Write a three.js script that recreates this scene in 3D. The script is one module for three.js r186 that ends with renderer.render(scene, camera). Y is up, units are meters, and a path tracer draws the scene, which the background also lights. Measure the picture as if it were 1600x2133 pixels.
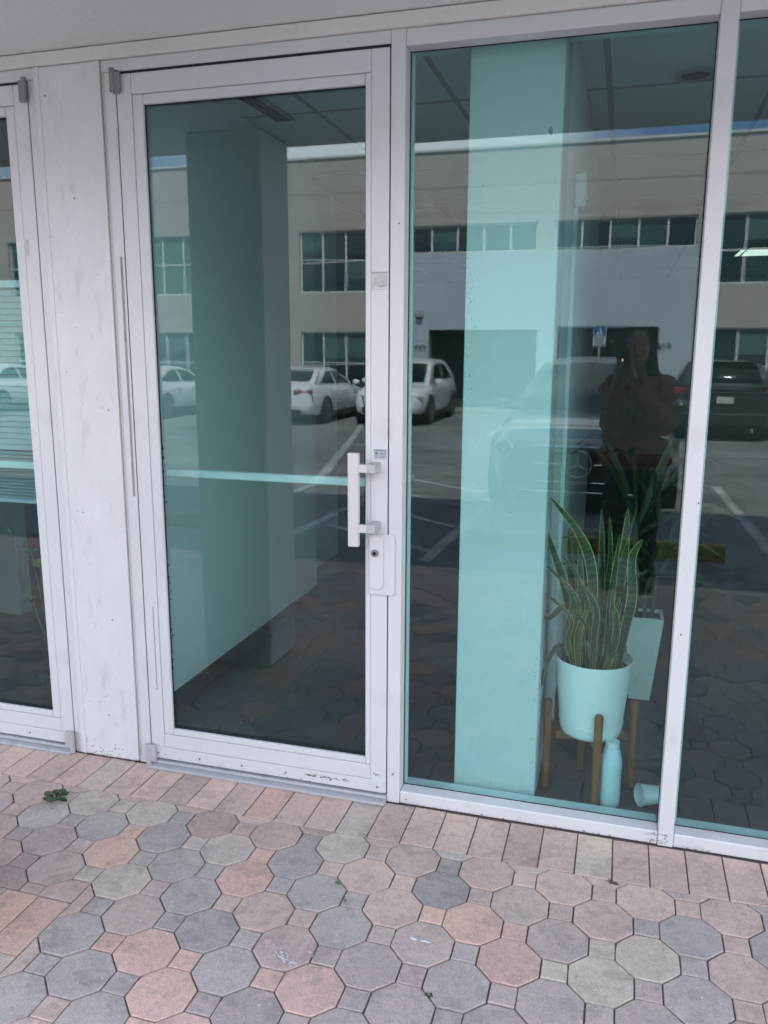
import * as THREE from 'three';
import { mergeGeometries } from 'three/addons/utils/BufferGeometryUtils.js';
import { FontLoader } from 'three/addons/loaders/FontLoader.js';
import { TextGeometry } from 'three/addons/geometries/TextGeometry.js';
import { RectAreaLightUniformsLib } from 'three/addons/lights/RectAreaLightUniformsLib.js';

// ---------------------------------------------------------------- camera, sky, sun, exposure
const scene = new THREE.Scene();
const camera = new THREE.PerspectiveCamera(64.26, 0.75, 0.003, 900);
camera.position.set(0.7035, 1.5234, 2.4699);
camera.rotation.set(-0.1941, 0.2822, 0.0048, 'YXZ');
scene.add(camera);
const renderer = new THREE.WebGLRenderer({ antialias: true });
renderer.toneMapping = THREE.LinearToneMapping;
renderer.toneMappingExposure = 2.6;
renderer.shadowMap.enabled = true;
RectAreaLightUniformsLib.init();

// seeded random and periodic noise
function rng(seed) { let a = seed >>> 0; return () => { a |= 0; a = a + 0x6D2B79F5 | 0; let t = Math.imul(a ^ a >>> 15, 1 | a); t = t + Math.imul(t ^ t >>> 7, 61 | t) ^ t; return ((t ^ t >>> 14) >>> 0) / 4294967296; }; }
const rand = rng(4711);
function hash(x, y, s) { let h = Math.imul(x, 374761393) + Math.imul(y, 668265263) + Math.imul(s, 974634541) | 0; h = Math.imul(h ^ h >>> 13, 1274126177); return ((h ^ h >>> 16) >>> 0) / 4294967296; }
function vnoise(x, y, px, py, s) {           // periodic value noise, period px, py
  const xi = Math.floor(x), yi = Math.floor(y), fx = x - xi, fy = y - yi, u = fx * fx * (3 - 2 * fx), v = fy * fy * (3 - 2 * fy);
  const m = (a, b) => ((a % b) + b) % b, a = hash(m(xi, px), m(yi, py), s), b = hash(m(xi + 1, px), m(yi, py), s), c = hash(m(xi, px), m(yi + 1, py), s), d = hash(m(xi + 1, px), m(yi + 1, py), s);
  return a + (b - a) * u + (c - a) * v + (a - b - c + d) * u * v;
}
function fbm(u, v, fu, fv, oct, s) { let r = 0, w = 0.5, t = 0; for (let o = 0; o < oct; o++) { r += w * vnoise(u * fu, v * fv, fu, fv, s + o); t += w; fu *= 2; fv *= 2; w *= 0.5; } return r / t; }

// the sky: blue air, paler to the horizon, with scattered white cloud
{
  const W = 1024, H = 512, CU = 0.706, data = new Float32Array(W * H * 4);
  for (let j = 0; j < H; j++) {
    const el = ((j + 0.5) / H - 0.5) * Math.PI, y = Math.sin(el), up = Math.max(0, y);
    for (let i = 0; i < W; i++) {
      const k = Math.pow(1 - up, 4.2);
      let r = 0.09 + 0.36 * k, g = 0.215 + 0.43 * k, b = 0.57 + 0.40 * k;
      const u = (i + 0.5) / W, q = Math.max(0.12, Math.cos(el));
      let c = fbm(u + CU, (j + 0.5) / H, 9, 14, 5, 32) * 0.7 + fbm(u + CU, (j + 0.5) / H, 5, 6, 3, 88) * 0.3;  // seed and shift chosen so cloud outside the view brightens the inside wall
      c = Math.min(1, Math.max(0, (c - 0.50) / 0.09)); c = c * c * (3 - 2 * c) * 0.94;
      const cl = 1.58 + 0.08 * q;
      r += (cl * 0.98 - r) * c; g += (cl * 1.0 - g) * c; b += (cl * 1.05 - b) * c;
      if (y < 0) { r = 0.16; g = 0.155; b = 0.145; }
      const o = (j * W + i) * 4; data[o] = r; data[o + 1] = g; data[o + 2] = b; data[o + 3] = 1;
    }
  }
  const t = new THREE.DataTexture(data, W, H, THREE.RGBAFormat, THREE.FloatType);
  t.mapping = THREE.EquirectangularReflectionMapping; t.magFilter = THREE.LinearFilter; t.minFilter = THREE.LinearFilter; t.wrapS = THREE.RepeatWrapping; t.needsUpdate = true;
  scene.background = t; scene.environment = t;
}
// the sun stands high behind the shop, so that the shop front and the walk lie in shade and the lot beyond is lit
const sun = new THREE.DirectionalLight(new THREE.Color(1.0, 0.95, 0.87), 5.0);
sun.position.set(7, 46, -31); sun.target.position.set(0, 0, 0);
sun.castShadow = true; sun.shadow.radius = 2; sun.shadow.mapSize.set(2048, 2048);
Object.assign(sun.shadow.camera, { left: -40, right: 40, top: 40, bottom: -40, near: 1, far: 140 });
scene.add(sun, sun.target);

// ---------------------------------------------------------------- helpers
const taken = {};
function numbered(name) { const n = taken[name] = (taken[name] ?? -1) + 1; return n ? `${name}_${String(n).padStart(3, '0')}` : name; }
function shade(o) { o.castShadow = true; o.receiveShadow = true; return o; }
function tag(o, label, category, group, kind) { o.userData = {}; if (label) o.userData.label = label; if (category) o.userData.category = category; if (group) o.userData.group = group; if (kind) o.userData.kind = kind; return o; }
function thing(name, label, category, pos = [0, 0, 0], turn = 0, group) { const g = new THREE.Group(); g.name = numbered(name); g.position.set(...pos); g.rotation.y = turn; scene.add(g); return tag(g, label, category, group); }
function part(name, geo, mat, parent) { const m = shade(new THREE.Mesh(Array.isArray(geo) ? merge(geo) : geo, mat)); m.name = name; parent.add(m); return m; }
function lone(name, geo, mat, label, category, group, kind) { const m = shade(new THREE.Mesh(Array.isArray(geo) ? merge(geo) : geo, mat)); m.name = numbered(name); scene.add(m); return tag(m, label, category, group, kind); }
function struct(name, geo, mat) { return lone(name, geo, mat, null, null, null, 'structure'); }
function structGroup(name) { const g = new THREE.Group(); g.name = numbered(name); scene.add(g); return tag(g, null, null, null, 'structure'); }
function flat(g) { const r = g.index ? g.toNonIndexed() : g; for (const k of Object.keys(r.attributes)) if (!['position', 'normal', 'uv'].includes(k)) r.deleteAttribute(k); return r; }
function uvBox(g, s = 1) {                   // uv in metres, by the way each face points
  g = flat(g); g.computeVertexNormals === undefined; const p = g.attributes.position, n = p.count, uv = new Float32Array(n * 2), a = new THREE.Vector3(), b = new THREE.Vector3(), c = new THREE.Vector3();
  for (let i = 0; i < n; i += 3) {
    a.fromBufferAttribute(p, i); b.fromBufferAttribute(p, i + 1); c.fromBufferAttribute(p, i + 2);
    const nn = b.clone().sub(a).cross(c.clone().sub(a)), ax = Math.abs(nn.x), ay = Math.abs(nn.y), az = Math.abs(nn.z);
    for (let k = 0; k < 3; k++) { const v = [a, b, c][k]; let U, V; if (ay >= ax && ay >= az) { U = v.x; V = v.z; } else if (ax >= az) { U = v.z; V = v.y; } else { U = v.x; V = v.y; } uv[(i + k) * 2] = U * s; uv[(i + k) * 2 + 1] = V * s; }
  }
  g.setAttribute('uv', new THREE.BufferAttribute(uv, 2)); return g;
}
function merge(list) { return list.length === 1 ? list[0] : mergeGeometries(list.map((g) => { g = flat(g); if (!g.attributes.normal) g.computeVertexNormals(); if (!g.attributes.uv) g = uvBox(g); return g; })); }
function tris(arr) { const g = new THREE.BufferGeometry(); g.setAttribute('position', new THREE.Float32BufferAttribute(arr, 3)); g.computeVertexNormals(); return g; }
function cbox(x0, x1, y0, y1, z0, z1, c = 0.002) {   // a box with its edges chamfered
  const lo = [Math.min(x0, x1), Math.min(y0, y1), Math.min(z0, z1)], hi = [Math.max(x0, x1), Math.max(y0, y1), Math.max(z0, z1)];
  c = Math.min(c, (hi[0] - lo[0]) * 0.4, (hi[1] - lo[1]) * 0.4, (hi[2] - lo[2]) * 0.4);
  const mid = [0, 1, 2].map((k) => (lo[k] + hi[k]) / 2), half = [0, 1, 2].map((k) => (hi[k] - lo[k]) / 2), out = [];
  const P = (s, ax) => [0, 1, 2].map((k) => mid[k] + s[k] * (k === ax ? half[k] : half[k] - c));   // corner s on the face across ax
  const tri = (a, b, d) => { const m = [0, 1, 2].map((k) => (a[k] + b[k] + d[k]) / 3 - mid[k]), e = b.map((v, k) => v - a[k]), f = d.map((v, k) => v - a[k]); const n = [e[1] * f[2] - e[2] * f[1], e[2] * f[0] - e[0] * f[2], e[0] * f[1] - e[1] * f[0]]; if (n[0] * m[0] + n[1] * m[1] + n[2] * m[2] < 0) out.push(...a, ...d, ...b); else out.push(...a, ...b, ...d); };
  const quad = (a, b, d, e) => { tri(a, b, d); tri(a, d, e); };
  for (let ax = 0; ax < 3; ax++) for (const sg of [-1, 1]) { const u = (ax + 1) % 3, v = (ax + 2) % 3, S = (a, b) => { const s = [0, 0, 0]; s[ax] = sg; s[u] = a; s[v] = b; return P(s, ax); }; quad(S(-1, -1), S(1, -1), S(1, 1), S(-1, 1)); }
  for (let ax = 0; ax < 3; ax++) { const u = (ax + 1) % 3, v = (ax + 2) % 3; for (const a of [-1, 1]) for (const b of [-1, 1]) { const s1 = [0, 0, 0], s2 = [0, 0, 0]; s1[ax] = -1; s2[ax] = 1; s1[u] = s2[u] = a; s1[v] = s2[v] = b; quad(P(s1, u), P(s2, u), P(s2, v), P(s1, v)); } }
  for (const a of [-1, 1]) for (const b of [-1, 1]) for (const d of [-1, 1]) tri(P([a, b, d], 0), P([a, b, d], 1), P([a, b, d], 2));
  return uvBox(tris(out));
}
function move(g, x = 0, y = 0, z = 0, rx = 0, ry = 0, rz = 0) { return g.applyMatrix4(new THREE.Matrix4().compose(new THREE.Vector3(x, y, z), new THREE.Quaternion().setFromEuler(new THREE.Euler(rx, ry, rz, 'YXZ')), new THREE.Vector3(1, 1, 1))); }
function rod(a, b, r0, r1 = r0, seg = 12) { const A = new THREE.Vector3(...a), B = new THREE.Vector3(...b), d = B.clone().sub(A), g = new THREE.CylinderGeometry(r1, r0, d.length(), seg); g.applyMatrix4(new THREE.Matrix4().compose(A.clone().add(B).multiplyScalar(0.5), new THREE.Quaternion().setFromUnitVectors(new THREE.Vector3(0, 1, 0), d.clone().normalize()), new THREE.Vector3(1, 1, 1))); return flat(g); }
function lathe(pts, seg = 32) { return flat(new THREE.LatheGeometry(pts.map((p) => new THREE.Vector2(...p)), seg)); }
function disc(r, t, seg = 20, bev = 0.001) { return lathe([[0, 0], [r - bev, 0], [r, bev], [r, t - bev], [r - bev, t], [0, t]], seg); }
function rect(x0, x1, y0, y1) { const s = new THREE.Shape(); s.moveTo(x0, y0); s.lineTo(x1, y0); s.lineTo(x1, y1); s.lineTo(x0, y1); s.closePath(); return s; }
function hole(x0, x1, y0, y1) { const s = new THREE.Path(); s.moveTo(x0, y0); s.lineTo(x0, y1); s.lineTo(x1, y1); s.lineTo(x1, y0); s.closePath(); return s; }
function extrude(shape, depth, z0 = 0, bev = 0) { const g = new THREE.ExtrudeGeometry(shape, bev ? { depth: depth - 2 * bev, bevelEnabled: true, bevelThickness: bev, bevelSize: bev, bevelSegments: 2, bevelOffset: -bev, curveSegments: 10 } : { depth, bevelEnabled: false, curveSegments: 10 }); g.translate(0, 0, z0 + bev); return uvBox(g); }
function rrect(x0, x1, y0, y1, r) { const s = new THREE.Shape(); s.moveTo(x0 + r, y0); s.lineTo(x1 - r, y0); s.quadraticCurveTo(x1, y0, x1, y0 + r); s.lineTo(x1, y1 - r); s.quadraticCurveTo(x1, y1, x1 - r, y1); s.lineTo(x0 + r, y1); s.quadraticCurveTo(x0, y1, x0, y1 - r); s.lineTo(x0, y0 + r); s.quadraticCurveTo(x0, y0, x0 + r, y0); return s; }

// ---------------------------------------------------------------- textures (matter only: grain, specks, stains, brush marks)
function tex(W, H, fn, rep = 1, repY = rep) {
  const d = new Uint8Array(W * H * 4);
  for (let j = 0; j < H; j++) for (let i = 0; i < W; i++) { let c = fn((i + 0.5) / W, (j + 0.5) / H, i, j); if (typeof c === 'number') c = [c, c, c]; const o = (j * W + i) * 4; for (let k = 0; k < 3; k++) d[o + k] = Math.max(0, Math.min(255, c[k] * 255)); d[o + 3] = 255; }
  const t = new THREE.DataTexture(d, W, H); t.wrapS = t.wrapT = THREE.RepeatWrapping; t.magFilter = THREE.LinearFilter; t.minFilter = THREE.LinearMipmapLinearFilter; t.generateMipmaps = true; t.repeat.set(rep, repY); t.needsUpdate = true; return t;
}
const T = {};
T.paver = tex(1024, 1024, (u, v, i, j) => { const f = fbm(u, v, 9, 9, 5, 3), g = vnoise(u * 260, v * 260, 260, 260, 9), w = hash(i >> 1, j >> 1, 5), w2 = hash(i >> 2, j >> 2, 15), e = fbm(u, v, 48, 48, 3, 31), st = fbm(u, v, 14, 14, 5, 44); let c = 0.785 + 0.20 * f + 0.20 * (g - 0.5) + 0.24 * (e - 0.5); if (w > 0.965) c += 0.20; if (w < 0.05) c -= 0.22; if (w2 > 0.988) c += 0.16; if (w2 < 0.014) c -= 0.26; if (st > 0.575) c -= Math.min(0.11, (st - 0.575) * 2.0) * (0.6 + 0.8 * g); return [c * (1 + 0.06 * (e - 0.5)), c, c * (1 - 0.04 * (f - 0.5))]; }, 1.5);
T.paverBump = tex(512, 512, (u, v, i, j) => 0.5 + 0.35 * (vnoise(u * 190, v * 190, 190, 190, 9) - 0.5) + 0.4 * (fbm(u, v, 40, 40, 3, 8) - 0.5), 2.0);
T.asphalt = tex(512, 512, (u, v, i, j) => { const f = fbm(u, v, 5, 5, 5, 13), w = hash(i, j, 6); let c = 0.55 + 0.5 * (f - 0.5) + 0.22 * (vnoise(u * 128, v * 128, 128, 128, 2) - 0.5); const k = Math.abs(fbm(u, v, 3, 3, 4, 50) - 0.5); if (k < 0.006) c *= 0.6; if (w > 0.97) c += 0.15; return c; }, 0.22);
T.stucco = tex(512, 512, (u, v) => 0.80 + 0.16 * (fbm(u, v, 5, 5, 5, 61) - 0.5) + 0.14 * (vnoise(u * 150, v * 150, 150, 150, 4) - 0.5), 0.5);
T.plaster = tex(512, 512, (u, v) => 0.96 + 0.05 * (fbm(u, v, 5, 5, 5, 161) - 0.5) + 0.02 * (vnoise(u * 150, v * 150, 150, 150, 4) - 0.5), 0.5);
T.stuccoBump = tex(512, 512, (u, v) => 0.5 + 0.8 * (fbm(u, v, 70, 70, 3, 4) - 0.5), 1.2);
T.paint = tex(512, 512, (u, v, i, j) => {     // factory-white frame paint gone a little chalky, with specks of grime
  let c = 0.945 + 0.06 * (fbm(u, v, 4, 4, 5, 90) - 0.5) + 0.02 * (vnoise(u * 200, v * 200, 200, 200, 91) - 0.5);
  const sp = vnoise(u * 110, v * 110, 110, 110, 93); if (sp > 0.965) c -= 0.28 * (sp - 0.965) / 0.035; const rub = fbm(u, v, 9, 7, 4, 95); if (rub > 0.64) c -= 0.5 * (rub - 0.64); return [c, c * 0.998, c * 0.99]; }, 1.1);
T.board = tex(512, 1024, (u, v, i, j) => {    // thick brushed paint, scuffed and rubbed in places
  let c = 0.95 + 0.03 * (fbm(u, v, 30, 4, 4, 12) - 0.5) + 0.09 * (fbm(u, v, 5, 9, 5, 33) - 0.5) + 0.04 * (vnoise(u * 150, v * 300, 150, 300, 18) - 0.5);
  const g = fbm(u, v, 12, 16, 5, 14); if (g > 0.62) c -= 0.6 * (g - 0.62);
  const s = vnoise(u * 60, v * 90, 60, 90, 15); if (s > 0.975) c -= 0.22; return [c, c * 0.997, c * 0.988]; }, 2.2, 0.7);
T.boardBump = tex(512, 1024, (u, v) => 0.5 + 0.25 * (fbm(u, v, 30, 4, 4, 12) - 0.5) + 0.5 * (fbm(u, v, 14, 24, 4, 88) - 0.5) + 0.25 * (fbm(u, v, 90, 150, 2, 89) - 0.5), 2.2, 0.7);
T.wood = tex(256, 512, (u, v) => { const k = fbm(u + 0.05 * fbm(u, v, 3, 4, 2, 5), v, 30, 2, 4, 41); return [0.75 + 0.5 * (k - 0.5), 0.72 + 0.55 * (k - 0.5), 0.68 + 0.6 * (k - 0.5)]; }, 6, 2);
T.leafBand = tex(64, 512, (u, v) => { const k = fbm(u, v, 3, 60, 3, 71), b = Math.sin(v * 170 + 5 * fbm(u, v, 4, 12, 3, 72)); const c = 0.62 + 0.34 * Math.max(-0.6, b) * (0.5 + 0.8 * k) + 0.5 * (k - 0.5); return [c * 0.92, c, c * 0.86]; }, 1);
T.wave = tex(128, 128, (u, v) => 0.5 + 0.5 * (fbm(u, v, 2, 3, 2, 120) - 0.5), 0.8, 0.6);

const mat = (r, g, b, o = {}) => { const { phys, ...q } = o; const m = phys ? new THREE.MeshPhysicalMaterial({ roughness: 0.6, ...q }) : new THREE.MeshStandardMaterial({ roughness: 0.7, ...q }); m.color.setRGB(r, g, b); return m; };
const M = {
  frame: mat(0.70, 0.70, 0.705, { map: T.paint, roughness: 0.42 }),
  pilaster: mat(0.73, 0.73, 0.73, { map: T.board, bumpMap: T.boardBump, bumpScale: 0.0022, roughness: 0.6 }),
  soffit: mat(0.80, 0.79, 0.775, { map: T.plaster, bumpMap: T.stuccoBump, bumpScale: 0.002, roughness: 0.9 }),
  fascia: mat(0.76, 0.745, 0.72, { map: T.board, bumpMap: T.boardBump, bumpScale: 0.0008, roughness: 0.65 }),
  wallPaint: mat(0.76, 0.75, 0.73, { map: T.plaster, roughness: 0.9 }),
  glass: new THREE.MeshPhysicalMaterial({ transmission: 1, thickness: 0, roughness: 0, ior: 1.60, bumpMap: T.wave, bumpScale: 0.0012 }),
  gasket: mat(0.018, 0.018, 0.02, { roughness: 0.8 }),
  dark: mat(0.02, 0.02, 0.022, { roughness: 0.9 }),
  alu: mat(0.58, 0.58, 0.59, { roughness: 0.38, metalness: 0.75 }),
  aluDull: mat(0.52, 0.52, 0.53, { map: T.paint, roughness: 0.6, metalness: 0.25 }),
  handle: mat(0.68, 0.64, 0.63, { roughness: 0.35, metalness: 0.15 }),
  steel: mat(0.26, 0.26, 0.27, { roughness: 0.45, metalness: 0.6 }),
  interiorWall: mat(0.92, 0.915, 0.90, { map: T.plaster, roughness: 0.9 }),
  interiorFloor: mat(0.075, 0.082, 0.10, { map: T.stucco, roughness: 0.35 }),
  tile: mat(0.74, 0.74, 0.72, { map: T.plaster, roughness: 0.95 }),
  bar: mat(0.34, 0.34, 0.34, { roughness: 0.6 }),
  sand: mat(0.19, 0.16, 0.145, { map: T.paver, roughness: 1 }),
  asphalt: mat(0.35, 0.35, 0.345, { map: T.asphalt, roughness: 0.95 }),
  linePaint: mat(0.75, 0.75, 0.73, { map: T.asphalt, roughness: 0.8 }),
  yellow: mat(0.46, 0.33, 0.09, { map: T.asphalt, roughness: 0.8 }),
};
M.glass.color.setRGB(0.812, 0.968, 0.958);

// ---------------------------------------------------------------- the lot and the walk
struct('ground', move(flat(new THREE.PlaneGeometry(1600, 1600)), 0, -0.45, 0, -Math.PI / 2), mat(0.16, 0.15, 0.14, { roughness: 1 }));
const lotY = (z) => z < 16 ? -0.02 - 0.02615 * (z - 3) : -0.36;
{
  const a = [], q = (x0, x1, z0, z1) => { const y0 = lotY(z0), y1 = lotY(z1); a.push(x0, y0, z0, x0, y1, z1, x1, y1, z1, x0, y0, z0, x1, y1, z1, x1, y0, z0); };
  q(-70, 70, 3.0, 16); q(-70, 70, 16, 70);
  const lot = struct('parking_lot', uvBox(tris(a)), M.asphalt);
  const stripe = (p0, p1, w = 0.1, m = M.linePaint) => { // a painted line on the asphalt, 4 mm above it
    const d = new THREE.Vector2(p1[0] - p0[0], p1[1] - p0[1]), n = new THREE.Vector2(-d.y, d.x).normalize().multiplyScalar(w / 2), o = [], N = 24;
    for (let k = 0; k < N; k++) { const A = [p0[0] + d.x * k / N, p0[1] + d.y * k / N], B = [p0[0] + d.x * (k + 1) / N, p0[1] + d.y * (k + 1) / N]; const c = [[A[0] - n.x, A[1] - n.y], [A[0] + n.x, A[1] + n.y], [B[0] + n.x, B[1] + n.y], [B[0] - n.x, B[1] - n.y]].map(([x, z]) => [x, lotY(z) + 0.004, z]); o.push(...c[0], ...c[1], ...c[2], ...c[0], ...c[2], ...c[3]); }
    const g = uvBox(tris(o)), p = g.attributes.position; if (g.attributes.normal.getY(0) < 0) { for (let i = 0; i < p.count; i += 3) { const t = [p.getX(i), p.getY(i), p.getZ(i)]; p.setXYZ(i, p.getX(i + 1), p.getY(i + 1), p.getZ(i + 1)); p.setXYZ(i + 1, ...t); } g.computeVertexNormals(); uvBox(g); }
    part('painted_line', g, m, lot);
  };
  stripe([-2.97, 5.3], [-2.97, 7.0], 0.13); stripe([-2.97, 7.05], [-6.5, 20.4], 0.15);
  stripe([-2.0, 3.3], [-2.0, 8.2]); stripe([-0.66, 3.2], [-0.66, 8.2]);
  for (let k = 0; k < 4; k++) stripe([-1.95, 4.55 + k * 1.1], [-0.71, 3.55 + k * 1.1], 0.09);
  stripe([1.92, 3.4], [1.92, 8.6]); stripe([4.6, 3.4], [4.6, 8.6]); stripe([-6.4, 3.4], [-6.4, 8.6]);
  for (const x of [-14.9, -10.0, -2.2, 0.6, 4.6]) stripe([x, 15.9], [x, 21]);
}
// octagon pavers with square tails, laid on a half-step lattice; a soldier row of bricks at the shop front and bricks round the column
const PX = 0.1132, PZ = 0.1148, OX = 0.0555, OZ = 0.6325;
function clip(poly, nx, nz, d) { const out = []; for (let k = 0; k < poly.length; k++) { const a = poly[k], b = poly[(k + 1) % poly.length], da = a[0] * nx + a[1] * nz - d, db = b[0] * nx + b[1] * nz - d; if (da <= 0) out.push(a); if ((da < 0) !== (db < 0) && da !== db) { const t = da / (da - db); out.push([a[0] + (b[0] - a[0]) * t, a[1] + (b[1] - a[1]) * t]); } } return out; }
function prism(poly, h = 0.03, ch = 0.002) {  // poly in (x, z); top at y = 0, edges chamfered, corners as cast
  if (poly.length < 3) return null;
  const cx = poly.reduce((s, p) => s + p[0], 0) / poly.length, cz = poly.reduce((s, p) => s + p[1], 0) / poly.length;
  let A = 0; for (let k = 0; k < poly.length; k++) { const a = poly[k], b = poly[(k + 1) % poly.length]; A += a[0] * b[1] - b[0] * a[1]; } if (Math.abs(A) < 2e-4) return null; if (A > 0) poly = poly.slice().reverse();
  const inn = poly.map((p) => { const dx = p[0] - cx, dz = p[1] - cz, l = Math.hypot(dx, dz), f = Math.max(0.3, 1 - ch * 1.15 / l); return [cx + dx * f, cz + dz * f]; }), o = [];
  for (let k = 0; k < poly.length; k++) { const m = (k + 1) % poly.length, a = poly[k], b = poly[m], c = inn[k], d = inn[m]; o.push(cx, 0, cz, c[0], 0, c[1], d[0], 0, d[1]); o.push(c[0], 0, c[1], a[0], -ch * 0.9, a[1], b[0], -ch * 0.9, b[1], c[0], 0, c[1], b[0], -ch * 0.9, b[1], d[0], 0, d[1]); o.push(a[0], -ch * 0.9, a[1], a[0], -h, a[1], b[0], -h, b[1], a[0], -ch * 0.9, a[1], b[0], -h, b[1], b[0], -ch * 0.9, b[1]); }
  return uvBox(tris(o));
}
const paverColour = { g: [0.555, 0.485, 0.42], d: [0.435, 0.385, 0.345], r: [0.79, 0.53, 0.415], p: [0.705, 0.525, 0.435], t: [0.69, 0.575, 0.455], m: [0.63, 0.50, 0.425], b: [0.62, 0.465, 0.39], l: [0.66, 0.555, 0.465] };
const paverMats = {};
for (const k in paverColour) paverMats[k] = [0, 1, 2].map((n) => { const map = T.paver.clone(); map.offset.set(0.37 * n + 0.11 * k.charCodeAt(0), 0.53 * n); map.needsUpdate = true; const f = [1.06, 0.94, 1.0][n]; return mat(paverColour[k][0] * f, paverColour[k][1] * f, paverColour[k][2] * f * [0.98, 1.02, 1.0][n], { map, bumpMap: T.paverBump, bumpScale: 0.0022, roughness: 0.92 }); });
const known = {};
const setRow = (j, s) => s.split(' ').forEach((e) => { const [i, c] = e.split(':'); known[`${i},${j}`] = c; });
setRow(-4, '-12:p -10:m -8:p -6:p -4:p -2:b 0:p 2:g 4:m 6:p 8:m 10:g');
setRow(-3, '-11:p -9:l -7:l -5:b -3:b -1:l 1:m 3:p 5:p 7:p 9:p'); setRow(-2, '-12:m -10:l -8:g -6:g -4:l -2:g 0:p 2:d 4:m 6:p 8:g 10:g');
setRow(-1, '-11:b -9:m -7:r -5:g -3:r -1:g 1:p 3:r 5:m 7:t 9:p'); setRow(0, '-10:b -8:m -6:t -4:g -2:p 0:g 2:m 4:r 6:t 8:l');
setRow(1, '-9:b -7:b -5:m -3:g -1:p 1:m 3:l 5:m 7:m'); setRow(2, '-6:g -4:r -2:l 0:r 2:m 4:m'); setRow(3, '-5:g -3:r -1:m'); setRow(4, '-6:g -4:g -2:r');
{
  const walk = structGroup('walkway');
  part('bedding_sand', cbox(-9, 9, -0.2, -0.0062, -0.14, 3.0, 0.001), M.sand, walk);
  const BX = -0.703, BZ = 0.757, BW = -0.703 - 0.1075 * 7, BE = 0.757 + 0.2165 * 3, rest = {}, pr = rng(99), cols = 'ggrppmmblltd';
  const put = (geo, key, inView, x, z, name = 'paver') => {
    if (!geo) return;
    const n = Math.floor(pr() * 3), y = (pr() - 0.5) * 0.0022, rx = (pr() - 0.5) * 0.012, rz = (pr() - 0.5) * 0.012;
    if (inView) { const m = part(name, geo, paverMats[key][n], walk); m.position.set(x, y, z); m.rotation.set(rx, 0, rz); }
    else { (rest[key] ??= []).push(move(geo.clone(), x, y, z, rx, 0, rz)); }
  };
  const rough = (p) => {               // cast edges: a little bowed and nibbled, now and then a chipped corner
    const o = []; for (let k = 0; k < p.length; k++) { const a = p[k], b = p[(k + 1) % p.length], l = Math.hypot(b[0] - a[0], b[1] - a[1]); if (l < 1e-4) continue; const nx = (b[1] - a[1]) / l, nz = -(b[0] - a[0]) / l, chip = pr() < 0.10 ? 0.0035 * pr() : 0; const cx = p.reduce((q, r) => q + r[0], 0) / p.length, cz = p.reduce((q, r) => q + r[1], 0) / p.length, da = Math.hypot(a[0] - cx, a[1] - cz); o.push([a[0] - (a[0] - cx) / da * (0.0006 + chip), a[1] - (a[1] - cz) / da * (0.0006 + chip)]); for (const t of l > 0.03 ? [0.34, 0.68] : []) { const e = -0.0009 * pr(), q = [a[0] + (b[0] - a[0]) * t, a[1] + (b[1] - a[1]) * t], s = ((q[0] - cx) * nx + (q[1] - cz) * nz) > 0 ? 1 : -1; o.push([q[0] + nx * e * s, q[1] + nz * e * s]); } } return o; };
  const turnUv = (g) => { const uv = g.attributes.uv, a = pr() * 6.28, c = Math.cos(a), d = Math.sin(a), ou = pr() * 3, ov = pr() * 3; for (let k = 0; k < uv.count; k++) { const x = uv.getX(k), y = uv.getY(k); uv.setXY(k, x * c - y * d + ou, x * d + y * c + ov); } return g; };
  const big = [[-0.3, -0.3], [0.3, -0.3], [0.3, 0.3], [-0.3, 0.3]], cache = {};
  for (let j = -5; j <= 21; j++) for (let i = -50; i <= 52; i++) {
    if ((i + j) & 1) continue;
    const x = OX + PX * i, z = OZ + PZ * j, tailLeft = (((i + j) / 2) & 1) !== 0, inset = 0.0017;
    const vis = z < 1.08 && x > -1.55 && x < 1.75 - (z - 0.2) * 0.75;
    let oct = big; const s = 0.0335;
    for (let k = 0; k < 8; k++) { const a = k * Math.PI / 4, nx = Math.cos(a), nz = Math.sin(a); let d = k % 4 === 0 ? PX - s : k % 2 === 0 ? PZ - s : (PX * Math.abs(nx) + PZ * Math.abs(nz)) / 2; const att = (tailLeft && k === 4) || (!tailLeft && k === 6); oct = clip(oct, nx, nz, d - (att ? 0.0009 : inset)); }
    let sq = tailLeft ? [[-PX - s + inset, -s + inset], [-PX + s - 0.0009, -s + inset], [-PX + s - 0.0009, s - inset], [-PX - s + inset, s - inset]] : [[-s + inset, -PZ - s + inset], [s - inset, -PZ - s + inset], [s - inset, -PZ + s - 0.0009], [-s + inset, -PZ + s - 0.0009]];
    const cut = (p) => { p = clip(p, 0, -1, -(0.2215 - z)); p = p.length > 2 ? clip(p, 0, 1, 2.995 - z) : p; if (p.length < 3) return []; const lo = Math.min(...p.map((q) => q[0])) + x, hi = Math.max(...p.map((q) => q[0])) + x, hz = Math.max(...p.map((q) => q[1])) + z, lz = Math.min(...p.map((q) => q[1])) + z; if (lo >= BX || hz <= BZ || hi <= BW || lz >= BE) return [p]; const out = [clip(p, -1, 0, -(BX + 0.002 - x)), clip(clip(p, 1, 0, BX - 0.001 - x), 0, 1, BZ - 0.002 - z), clip(clip(p, 1, 0, BX - 0.001 - x), 0, -1, -(BE + 0.002 - z)), clip(clip(clip(p, 1, 0, BW - 0.002 - x), 0, 1, BE - z), 0, -1, -(BZ - z))]; return out.filter((q) => q.length > 2); };
    const o2 = cut(oct), s2 = cut(sq), whole = o2.length === 1 && s2.length === 1 && o2[0].length === 8 && s2[0].length === 4 && z > 0.45 && z < 2.8 && !(x < -0.5 && x > -1.7 && z > 0.6 && z < 1.6);
    let geo; const ck = tailLeft ? 'L' : 'A';
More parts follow.
